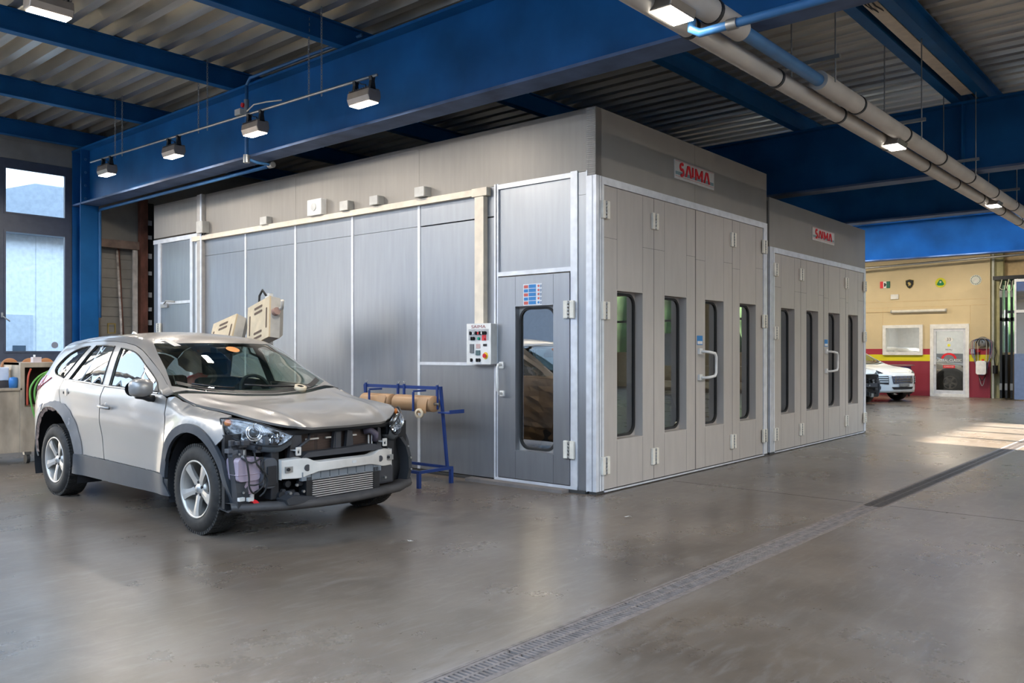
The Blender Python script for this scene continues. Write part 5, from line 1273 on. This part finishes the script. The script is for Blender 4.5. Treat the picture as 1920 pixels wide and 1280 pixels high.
M_().box((.73, .5, .15), (1.47, .55, 1.25), dk).box((.75, .03, .70), (1.4, .5, .72), dw).build('recess', t)
for x_, y_ in ((.14, .08), (.80, .05), (.14, .6), (1.4, .05)):
    c = M_().box((x_-.04, y_-.03, .11), (x_+.04, y_+.03, .15), galv).build('castor', t); M_().cyl((x_-.02, y_, .06), (x_+.02, y_, .06), .06, blkr, 20).build('wheel', c)
for nm, lb, colr, pts in (('air_hose', 'green coiled air hose hanging over the trolley frame', (.16, .42, .09), [(4.25, 11.58, 1.18), (4.08, 11.52, 1.10), (3.98, 11.5, .95), (4.0, 11.5, .72), (4.08, 11.5, .5), (4.22, 11.5, .42), (4.12, 11.5, .6), (4.03, 11.5, .85), (4.08, 11.52, 1.05), (4.25, 11.56, 1.16), (4.4, 11.55, 1.05)]), ('air_hose', 'red thin hose hanging down inside the trolley frame', (.5, .08, .04), [(4.02, 11.6, 1.2), (3.98, 11.57, 1.1), (3.97, 11.57, .9), (3.97, 11.57, .74)])):
    f = M_(); P_ = [Vector(p) for p in pts]; sm = []
    for i in range(len(P_)-1):
        p0, p1, p2, p3 = P_[max(i-1, 0)], P_[i], P_[i+1], P_[min(i+2, len(P_)-1)]
        for k in range(6): u = k/6; sm.append(.5*((2*p1)+(-p0+p2)*u+(2*p0-5*p1+4*p2-p3)*u*u+(-p0+3*p1-3*p2+p3)*u**3))
    f.tube(sm+[P_[-1]], .012, mat(nm+str(colr[0]), colr, .4), 8); tag(f.build(nm), lb, 'hose')
for i, x_ in enumerate((3.98, 4.22, 4.42)):
    o = M_().revolve([(0, 0), (.10, 0), (.11, .03), (.10, .06), (0, .06)], (x_, 12.19, 1.225), (0, 1, 0), mat('orange_disc', (.42, .17, .06), .6), 32).build('sanding_disc')
    tag(o, ['orange brown sanding disc standing on the trolley, left one', 'orange brown sanding disc standing on the trolley, middle one', 'orange brown sanding disc standing on the trolley, nearest the silver car'][i], 'disc', 'sanding discs on the trolley')
t = thing('small_carton', 'small pinkish white carton with a nozzle on top of the trolley frame', 'carton', (4.10, 11.65, 1.28)); M_().box((-.05, -.04, 0), (.05, .04, .07), mat('carton', (.72, .60, .58), .6)).build('box', t); M_().cyl((-.02, 0, .07), (-.02, 0, .10), .012, white, 10).build('nozzle', t)
o = M_().box((-.11, -.08, 0), (.10, .08, .17), mat('white_tub', (.62, .68, .80), .5)).build('plastic_tub', loc=(3.76, 11.95, 1.05), bevel=.01); tag(o, 'white and blue plastic tub standing on clutter on the trolley', 'tub')
o = M_().box((-.12, -.12, 0), (.14, .12, .088), mat('dark_case', (.07, .06, .06), .6)).build('tool_case', loc=(3.76, 11.95, .961)); tag(o, 'dark tool case on the trolley under the white tub', 'case')
o = M_().revolve([(0, 0), (.05, 0), (.055, .1), (.045, .13), (0, .14)], (3.86, 11.72, .961), (0, 0, 1), mat('blue_bottle', (.05, .2, .5), .3), 20).build('spray_bottle'); tag(o, 'blue spray bottle on the trolley top', 'bottle')
for i in range(5):
    a = .7*i; o = M_().tube([(3.50+.05*i, 11.68+.02*i, .975+.012*(i%3)), (3.50+.05*i+.1*cos(a), 11.68+.06*sin(a)+.02*i, 1.0+.012*(i%3))], .013, [mat('straw', (.65, .5, .25), .5), galv, blk, mat('straw', (.65, .5, .25), .5), galv][i], 8).build('hand_tool'); tag(o, ['straw coloured stick at the left of the trolley top', 'metal tool second from the left on the trolley top', 'black handled tool in the middle of the trolley top', 'straw coloured stick in the clutter beside the blue bottle', 'metal tool nearest the blue bottle on the trolley top'][i], 'tool', 'loose hand tools on the trolley')

# ============================================================ paper roll rack beside the booth
RB = mat('rack_blue', (.02, .05, .20), .4)
t = thing('paper_rack', 'dark blue masking paper rack standing against the booth side', 'rack', onB((0, 0, 0)), BR)
f = M_(); xs = (-.84, -.36); y0, y1 = 1.62, 3.05
for x_ in xs: f.box((x_-.015, y0, .15), (x_+.015, y1, .18), RB)
f.box((xs[0], y0, .15), (xs[1], y0+.03, .18), RB).box((xs[0], y1-.03, .15), (xs[1], y1, .18), RB); f.build('base_frame', t)
for x_ in xs:
    for y_ in (y0, y1-.04): M_().box((x_-.018, y_, 0), (x_+.018, y_+.036, .15), RB).build('leg', t)
for y_ in (1.66, 2.90): M_().prism([(-.40, .18), (-.37, .18), (-.47, 1.03), (-.50, 1.03)], 'y', y_, y_+.025, RB).build('upright', t)
M_().box((-.50, 1.66, 1.01), (-.47, 2.92, 1.045), RB).build('top_rail', t)
for y_ in (2.87, 2.32, 2.22, 1.70):
    f = M_().box((-.52, y_-.012, .80), (-.50, y_+.012, 1.06), RB); f.tube([(-.50, y_, 1.05), (-.50, y_-.015, 1.09)], .005, galv, 5).tube([(-.50, y_, 1.05), (-.50, y_+.02, 1.09)], .005, galv, 5); f.build('hanger', t)
for y_ in (2.62, 1.90):
    M_().box((-.66, y_, .985), (-.48, y_+.02, 1.005), RB).box((-.67, y_, .78), (-.655, y_+.022, .985), RB).build('cutter_arm', t)
M_().box((-.52, 1.50, .76), (-.30, 1.68, .775), RB).box((-.52, 1.5, .775), (-.30, 1.51, .80), RB).build('side_tray', t)
M_().cyl((-.55, 1.64, .86), (-.55, 2.93, .86), .012, galv, 10).build('roll_bar', t)
kp = mat('kraft_roll', (.42, .25, .13), .38, 0, (3, .06, (1, 1, 1)))
for a, b, l in ((2.36, 2.84, 'brown paper roll at the left of the blue rack, the shorter one'), (1.70, 2.29, 'brown paper roll at the right of the blue rack, the longer one')):
    tt = thing('paper_roll', l, 'paper roll', onB((0, 0, 0)), BR, 'brown paper rolls on the rack'); tt.location.z = 0
    M_().revolve([(.015, 0), (.085, 0), (.088, .01), (.088, b-a-.01), (.085, b-a), (.015, b-a), (.015, 0)], (-.55, a, .86), (0, 1, 0), kp, 40).build('roll', tt)
    f = M_(); pts = [(-.63, .93), (-.655, .86), (-.66, .80), (-.655, .765)]
    f.add([(x_, y_, z_) for x_, z_ in pts for y_ in (a+.02, a+.16)], [(2*i, 2*i+1, 2*i+3, 2*i+2) for i in range(3)], kp, True); f.build('loose_paper', tt)
for y_, l in ((2.42, 'reddish masking tape roll hanging in front of the left paper roll'), (1.78, 'cream masking tape roll hanging in front of the right paper roll')):
    o = M_().revolve([(.03, -.012), (.052, -.012), (.052, .012), (.03, .012), (.03, -.012)], (0, 0, 0), (1, .15, 0), mat('tape_cream' if y_ < 2 else 'tape_pink', (.68, .55, .38) if y_ < 2 else (.6, .25, .18), .5), 32).build('tape_roll', loc=onB((-.70, y_, .765)), rot=(0, 0, BR)); tag(o, l, 'tape roll', 'tape rolls on the rack')
t = thing('electric_motor', 'grey and rust coloured motor lying on the rack base behind the car', 'motor', onB((-.6, 2.25, .18)), BR)
M_().cyl((0, -.12, .07), (0, .10, .07), .065, galv, 20).build('body', t); M_().cyl((0, -.16, .07), (0, -.12, .07), .04, rust, 16).build('end_cap', t)

# ============================================================ infrared dryer behind the car
ir = mat('dryer_beige', (.62, .49, .31), .45); irs = mat('dryer_grey', (.50, .47, .42), .5)
t = thing('infrared_dryer', 'two headed beige infrared paint dryer standing behind the silver car', 'paint dryer', onB((-.95, 4.15, 0)), BR)
M_().box((-.03, -.04, .1), (.03, .04, 2.13), white).build('mast', t)
M_().box((-.25, -.35, .06), (.25, .35, .12), white).build('base', t)
for x_, y_ in ((-.2, -.3), (-.2, .3), (.2, -.3), (.2, .3)): M_().cyl((x_-.015, y_, .035), (x_+.015, y_, .035), .035, blkr, 16).build('castor', t)
def dhead(loc, rot, W_, H_):
    f = M_(); 
    # front face plate with slots
    f.prism([(-W_/2, -H_/2), (W_/2, -H_/2), (W_/2, H_/2), (-W_/2, H_/2)], 'x', -.02, 0, ir)
    o = f.build('lamp_head', t, loc=loc, rot=rot)
    b = [(-W_/2, -H_/2), (W_/2, -H_/2), (W_/2, H_/2), (-W_/2, H_/2)]; s_ = .72
    g = M_().add([(0, u, v) for u, v in b]+[(.12, u*.98, v*.98) for u, v in b]+[(.20, u*s_, v*s_) for u, v in b], [(i, (i+1) % 4, 4+(i+1) % 4, 4+i) for i in range(4)]+[(4+i, 4+(i+1) % 4, 8+(i+1) % 4, 8+i) for i in range(4)]+[(8, 9, 10, 11)], irs); g.build('housing', o)
    sm = mat('slot_brown', (.12, .075, .05), .7)
    for u0, v0, uw, vw in ((0, H_*.36, W_*.36, .028), (0, H_*.24, W_*.36, .028), (0, -H_*.26, W_*.36, .028), (0, -H_*.38, W_*.36, .028), (-W_*.38, 0, .028, H_*.5), (W_*.38, 0, .028, H_*.5)):
        M_().prism(rrect(u0-uw/2, v0-vw/2, u0+uw/2, v0+vw/2, .012, 3), 'x', -.023, -.0195, sm).build('vent_slot', o)
    return o
h1 = dhead((-.22, -.13, 1.77), (radians(-13), radians(8), radians(-8)), .56, .50)
M_().tube([(.05, -.25, .08), (.10, -.36, .10), (.06, -.44, .16)], .022, irs, 8).cyl((.05, -.28, .06), (.05, -.34, .06), .045, mat('knob_brown', (.35, .22, .18), .5), 16).build('handle', h1)
h2 = dhead((-.20, .72, 1.60), (radians(-13), radians(20), radians(-5)), .56, .50)
M_().tube([(.04, .06, .26), (.04, .06, .30), (.04, -.04, .30), (.04, -.04, .26)], .008, blk, 6).build('handle', h2)
M_().tube([(-.04, .02, 2.0), (-.06, .10, 1.85), (-.08, .25, 1.72), (-.05, .30, 1.62)], .05, white, 10).build('arm', t)
M_().tube([(-.05, -.01, 2.10), (-.06, .05, 2.17), (-.07, .10, 2.10), (-.07, .11, 1.98), (-.07, .11, 1.90)], .014, blkr, 8).build('cable', t); M_().tube([(-.1, .2, 1.7), (-.12, .3, 1.55), (-.1, .25, 1.4), (-.05, .1, 1.35)], .014, blkr, 8).build('cable', t)
M_().cyl((-.05, .33, 1.68), (-.05, .20, 1.72), .035, galv, 12).build('joint', t)

# ============================================================ far yellow wall
def door_far():
    t = thing('door_1', 'white framed glass door', 'door', (XF, D0, 0)); del t['category']; t['kind'] = 'structure'; W = D1-D0
    f = M_(); ring(f, [(0, 0), (W, 0), (W, 2.29), (0, 2.29)], [(.10, .09), (W-.10, .09), (W-.10, 2.14), (.10, 2.14)], 'x', -.05, .08, white); o = f.build('door_frame', t); o['kind'] = 'structure'
    f = M_(); ring(f, [(.10, .09), (W-.10, .09), (W-.10, 2.14), (.10, 2.14)], [(.17, .20), (W-.17, .20), (W-.17, 2.06), (.17, 2.06)], 'x', -.03, .05, alu); o = f.build('door_leaf', t); o['kind'] = 'structure'
    o = M_().box((.0, .17, .20), (.008, W-.17, 2.06), mat('mirror_glass', (.55, .56, .56), .03, .85, noise=False) and glass('office_glass', (.8, .82, .82), .18)).build('door_pane', t); o['kind'] = 'structure'
    M_().tube([(-.03, W-.13, 1.0), (-.08, W-.13, 1.0), (-.08, W-.22, 1.0)], .012, galv, 6).build('door_handle', t)
    dt = thing('door_lettering', 'red and white door sign lettering with the number 33 on the glass door', 'sign', (XF-.004, (D0+D1)/2+.02, 0))
    R_ = (pi/2, 0, -pi/2); 
    f = M_().prism([( .13*cos(2*pi*i/24), 1.80+.075*sin(2*pi*i/24)) for i in range(24)], 'x', -.004, -.002, white); f.build('number_oval', dt)
    text_obj('lettering', '33', .13, blk, dt, (-.006, 0, 1.80), R_, .002)
    M_().prism([(.045*cos(2*pi*i/16), 1.62+.045*sin(2*pi*i/16)) for i in range(16)], 'x', -.004, -.002, mat('yellow_dot', (.8, .75, .05), .5)).build('yellow_disc', dt)
    text_obj('lettering', 'MENU', .07, blk, dt, (-.006, 0, 1.48), R_, .002)
    f = M_(); n_ = 16; o_ = [(.22*cos(pi*i/n_), 1.20+.18*sin(pi*i/n_)) for i in range(n_+1)]; i_ = [(.15*cos(pi*i/n_), 1.20+.12*sin(pi*i/n_)) for i in range(n_+1)]
    for i in range(n_): f.prism([o_[i], o_[i+1], i_[i+1], i_[i]], 'x', -.004, -.002, red)
    f.build('red_arch', dt)
    text_obj('lettering', 'CRISTAL-CLASSIC', .12, white, dt, (-.006, 0, 1.14), R_, .002, 0, .74)
    M_().box((-.003, -.17, .90), (-.001, .17, .99), red).build('red_label', dt); text_obj('lettering', 'GARAGE', .06, white, dt, (-.006, 0, .945), R_, .002, 0, .28)
door_far()
t = thing('window_50', 'white framed office window', 'window', (XF, W0, 1.31)); del t['category']; t['kind'] = 'structure'; W = W1-W0
f = M_(); ring(f, [(0, 0), (W, 0), (W, .98), (0, .98)], [(.10, .10), (W-.10, .10), (W-.10, .88), (.10, .88)], 'x', -.06, .08, white); o = f.build('window_frame', t); o['kind'] = 'structure'
o = M_().box((.0, .10, .10), (.008, W-.10, .88), MATS['office_glass']).build('window_pane', t); o['kind'] = 'structure'
RW = (pi/2, 0, -pi/2)
f = M_().box((XF-.02, 8.92, 3.52), (XF-.002, 9.02, 3.74), red).box((XF-.02, 8.82, 3.52), (XF-.002, 8.92, 3.74), white).box((XF-.02, 8.71, 3.52), (XF-.002, 8.82, 3.74), mat('dark_green', (.01, .14, .09), .5))
f.prism([(8.87+.05*cos(a*pi/3)*(1 if a % 2 else .5), 3.63+.07*sin(a*pi/3)) for a in range(6)], 'x', XF-.024, XF-.02, blk); tag(f.build('wall_badge'), 'red, white and green flag badge with a dark figure on the yellow wall', 'badge', 'badges on the yellow wall')
t = thing('wall_badge', 'black shield crest badge with a gold animal on the yellow wall', 'badge', (XF, 8.10, 3.62), 0, 'badges on the yellow wall')
sh = [(-.12, .11), (0, .14), (.12, .11), (.11, -.02), (.06, -.11), (0, -.15), (-.06, -.11), (-.11, -.02)]
gold = mat('gold', (.55, .42, .15), .4, .5)
M_().prism([(u*1.12, v*1.1) for u, v in sh], 'x', -.016, -.002, gold).prism(sh, 'x', -.022, -.016, blk).build('shield', t)
M_().prism([(-.05, -.02), (-.01, .05), (.04, .06), (.06, .02), (.03, -.02), (.04, -.08), (.0, -.04), (-.03, -.08), (-.02, -.03)], 'x', -.026, -.022, gold).build('figure', t)
t = thing('wall_badge', 'round yellow badge with a green rounded triangle on the yellow wall', 'badge', (XF, 7.18, 3.61), 0, 'badges on the yellow wall')
M_().prism([(.155*cos(2*pi*i/32), .155*sin(2*pi*i/32)) for i in range(32)], 'x', -.016, -.002, mat('badge_yellow', (.62, .60, .03), .45)).build('disc', t)
M_().prism([(-.11, -.06), (-.09, -.01), (-.03, .09), (.03, .09), (.09, -.01), (.11, -.06), (.06, -.09), (-.06, -.09)], 'x', -.022, -.016, mat('badge_green', (.01, .20, .07), .45)).build('emblem', t)
M_().cyl((-.022, 0, .02), (-.026, 0, .02), .03, mat('badge_silver', (.6, .65, .6), .4), 20).build('emblem', t)
t = thing('wall_badge', 'round silver badge with dark rim marks on the yellow wall', 'badge', (XF, 6.18, 3.64), 0, 'badges on the yellow wall')
M_().prism([(.16*cos(2*pi*i/32), .16*sin(2*pi*i/32)) for i in range(32)], 'x', -.016, -.002, mat('badge_silver', (.6, .65, .6), .4)).build('disc', t)
f = M_()
for i in range(16):
    a = 2*pi*i/16; c = Vector((0, .125*cos(a), .125*sin(a))); f.box((-.02, c.y-.014, c.z-.014), (-.016, c.y+.014, c.z+.014), MATS['display_grey'])
f.cyl((-.016, 0, 0), (-.022, 0, 0), .07, MATS['pale_grille'], 20); f.build('emblem', t)
o = M_().box((XF-.05, 8.44, 3.14), (XF, 8.68, 3.30), white).build('wall_box', bevel=.006); tag(o, 'small white box under the badges on the yellow wall', 'box')
t = thing('tube_lamp', 'long unlit tube lamp above the office window and door', 'lamp', (XF, 7.83, 2.73)); M_().cyl((-.06, -.80, 0), (-.06, .80, 0), .05, mat('tube_white', (.70, .68, .62), .35), 16).build('diffuser', t)
for s_ in (-.84, .80): M_().cyl((-.06, s_, 0), (-.06, s_+.04, 0), .055, grey, 16).build('end_cap', t)
M_().box((-.02, .8, -.01), (0, 2.0, .01), tan_).build('conduit', t)
M_().cyl((28.6, 4.0, 4.32), (28.6, 12.5, 4.10), .035, galv, 12).build('conduit_pipe'); tag(bpy.data.objects['conduit_pipe'], 'straight grey conduit pipe running across in front of the yellow wall', 'pipe')
t = thing('hose_reel', 'bundle of grey air hoses hung in loops on the wall beside the glass door', 'hose', (XF, 5.98, 0))
M_().revolve([(.02, 0), (.16, 0), (.16, -.10), (.02, -.10)], (-.0, 0, 1.72), (1, 0, 0), MATS['galvanised'], 24).build('hook', t)
random.seed(5)
for k in range(5):
    w_ = .12+.05*k; zb = .3+.17*k; f = M_(); pts = [(-.12-.01*k, w_*cos(a), 1.66+ (.17*sin(a) if sin(a) > 0 else (1.66-zb)*.95*sin(a))) for a in [2*pi*i/28 for i in range(28)]]
    f.tube(pts, .011, [grey, blkr, bluel, mat('violet_hose', (.22, .12, .25), .5), galv][k], 6, True).build('hose_loop', t)
t = thing('soap_bottle', 'white square canister hanging on the red part of the wall beside the glass door', 'canister', (XF-.22, 5.98, .72)); M_().prism(rrect(-.14, 0, .14, .42, .06), 'x', -.07, .07, white).build('body', t); M_().cyl((0, -.04, .42), (0, -.04, .47), .03, red, 12).build('cap', t)
o = M_().box((XF-.12, 6.20, 1.36), (XF-.001, 6.30, 1.50), white).box((XF-.10, 6.06, 1.40), (XF-.001, 6.16, 1.47), red).build('wall_valve'); tag(o, 'white and red valve box on the wall right of the glass door', 'valve')
o = M_().box((XF-.10, 5.66, .0), (XF-.04, 5.72, 4.4), mat('pale_conduit', (.45, .47, .42), .5)).build('upright_conduit'); tag(o, 'pale upright conduit at the corner of the yellow wall', 'conduit')
t = thing('hand_lamp_cable', 'black work lamp and cable hooked at the corner of the yellow wall', 'cable', (XF-.15, 5.62, 0)); M_().cyl((0, 0, .75), (0, 0, 1.0), .07, blk, 12).build('body', t); M_().tube([(0, 0, 1.0), (-.02, .03, 1.2), (.02, -.02, 1.4), (0, 0, 1.55)], .012, blkr, 6).build('cable', t)
# folding door leaves, gathered at the right edge
fd = mat('door_black', (.015, .017, .02), .4); fb = mat('door_blue_grey', (.16, .22, .36), .4)
for i, (y, a, l) in enumerate(((5.36, 82, 'black folding door leaf nearest the yellow wall'), (5.22, 75, 'black folding door leaf second from the yellow wall'), (5.08, 85, 'black folding door leaf just left of the blue one'), (4.96, 12, 'folding door leaf with glass above a scuffed blue panel'))):
    t = thing('folding_door', l, 'door leaf', (28.3 if i < 3 else 28.0, y, .03), radians(0), 'leaves of the folding gate')
    m_ = fd if i < 3 else fb
    W = .85 if i < 3 else .34
    if i < 3:
        f = M_().box((-.0, -.03, 0), (W, .03, .10), m_).box((0, -.03, 3.4), (W, .03, 3.5), m_).box((0, -.03, .1), (.08, .03, 3.4), m_).box((W-.08, -.03, .1), (W, .03, 3.4), m_).box((0, -.03, 2.3), (W, .03, 2.4), m_).box((.08, -.02, .1), (W-.08, .02, 1.3), m_); f.build('frame', t)
        M_().box((.08, -.006, 1.3), (W-.08, .006, 2.3), pane).box((.08, -.006, 2.4), (W-.08, .006, 3.4), pane).build('pane', t)
        M_().box((-.02, -.035, .25), (0, .035, .45), galv).box((-.02, -.035, 3.0), (0, .035, 3.2), galv).build('hinge', t)
    else:
        f = M_().box((0, -.34, 0), (.05, 0, 1.33), m_).build('lower_panel', t)
        f = M_().box((0, -.34, 3.42), (.05, 0, 3.5), alu).box((0, -.05, 1.33), (.05, 0, 3.42), alu).box((0, -.34, 1.33), (.05, -.30, 3.42), alu).box((0, -.30, 2.52), (.05, -.05, 2.60), alu).build('frame', t)
        M_().box((.02, -.30, 1.33), (.026, -.05, 2.52), MATS['mirror_glass']).box((.02, -.30, 2.6), (.026, -.05, 3.42), MATS['mirror_glass']).build('pane', t)
o = M_().box((28.2, 4.3, 3.55), (28.9, 5.55, 3.66), fd).build('door_track'); tag(o, 'black overhead track of the folding door leaves', 'track')
f = M_()
for y, s_ in ((5.3, .3), (5.12, .4), (4.9, .35)): f.tube([(28.15, y, 3.55), (28.1, y+.05, 3.3), (28.1, y, 3.55-s_), (28.1, y-.08, 3.25), (28.15, y-.1, 3.5)], .012, mat('cable_pale', (.5, .5, .4), .5), 6)
tag(f.build('gate_cable'), 'pale looped cable hanging at the top of the folding door', 'cable')
o = M_().prism([(-.02, 0), (.02, 0), (.01, .12), (-.01, .12)], 'x', -.02, .02, white).build('small_bottle', loc=(27.95, 4.86, 1.37)); 
bpy.data.objects.remove(o)
# blue bin behind the white cars
t = thing('blue_cart', 'small blue workshop cart behind the nose of the white car', 'cart', (28.2, 8.15, 0)); M_().box((-.25, -.25, .15), (.25, .25, .95), mat('cart_blue', (.02, .07, .25), .4)).build('body', t); M_().box((-.3, -.35, .98), (.3, .35, 1.0), galv).build('top', t)
for a, b in ((-.2, -.2), (.2, -.2), (-.2, .2), (.2, .2)): M_().cyl((a, b-.02, .07), (a, b+.02, .07), .07, blkr, 12).build('castor', t)
# small bits on the floor
for i, (x_, y_, l) in enumerate(((4.21, 4.66, 'crumpled white scrap of tape on the floor in front of the stripped car'), (6.05, 3.95, 'tiny white scrap on the floor in front of the booth side door'))):
    f = M_(); random.seed(i); vs = [(random.uniform(-.03, .03), random.uniform(-.03, .03), random.uniform(.002, .02)) for k in range(8)]; f.add(vs, [(0, 1, 2), (2, 3, 4), (4, 5, 6), (6, 7, 0), (1, 3, 5)], white); tag(f.build('tape_scrap', loc=(x_, y_, 0)), l, 'scrap')

for y_, l_ in ((2.8, 'added fill lamp over the folding doors, hidden above the far beam'), (6.4, 'added fill lamp over the glass door, hidden above the far beam'), (10.2, 'added fill lamp over the white cars, hidden above the far beam')):  # unseen lamps added to brighten the yellow wall
    t = thing('fill_lamp', l_, 'lamp', (26.2, y_, 4.66), 0, 'added fill lamps in the far bay'); M_().revolve([(.05, .42), (.08, .40), (.20, .06), (.21, 0)], (0, 0, 0), (0, 0, 1), lamph, 24).cyl((0, 0, .42), (0, 0, .46), .05, blk, 12).build('housing', t)
    M_().cyl((0, 0, .01), (0, 0, .03), .19, led, 24).build('diffuser', t)
    l = bpy.data.lights.new('fill_glow', 'AREA'); l.shape = 'DISK'; l.size = .36; l.energy = 85; l.color = (1, .86, .66)
    lo = bpy.data.objects.new('fill_glow', l); COL.objects.link(lo); lo.parent = t

# lit office added behind the far panes to make them bright
ow = mat('office_wall', (.75, .74, .70), .7); od = mat('office_dark', (.08, .08, .08), .7)
f = M_().box((XF+.26, 5.9, 0), (XF+3.2, 6.0, 2.7), ow).box((XF+.26, 9.4, 0), (XF+3.2, 9.5, 2.7), ow).box((XF+3.2, 5.9, 0), (XF+3.3, 9.5, 2.7), ow).box((XF+.26, 5.9, 2.7), (XF+3.3, 9.5, 2.8), ow).box((XF+.26, 5.9, -.1), (XF+3.3, 9.5, .0), od)
f.box((XF+3.15, 6.0, 0), (XF+3.2, 9.4, 1.35), od).box((XF+.26, 6.0, 0), (XF+3.2, 6.04, 1.2), od)  # dark lower walls stand in for the dark reflection in the glass
struct(f.build('wall_office'))
o = M_().box((XF+1.2, 7.55, 0), (XF+1.9, 9.2, .78), MATS['dashboard']).box((XF+1.3, 7.6, .78), (XF+1.8, 9.1, .82), wood).build('office_desk'); tag(o, 'dark office desk inside, seen low through the office window', 'desk')
l = bpy.data.lights.new('pane_fill', 'AREA'); l.size = 1.2; l.energy = 55; l.color = (1, .97, .92); lo = bpy.data.objects.new('pane_fill', l); COL.objects.link(lo); lo.location = (XF+1.6, 7.7, 2.65)  # light added so the door and window panes look bright

for x_, l in ((5.2, 'added unseen fill floodlight nearest the camera on the crosswise row right of the drain'), (8.2, 'added unseen fill floodlight second along the crosswise row right of the drain'), (11.2, 'added unseen fill floodlight third along the crosswise row right of the drain'), (14.4, 'added unseen fill floodlight furthest along the crosswise row right of the drain')): flood(x_, -3.4, 4.62, l, radians(90), 145)  # unseen lamps added to brighten the booth fronts
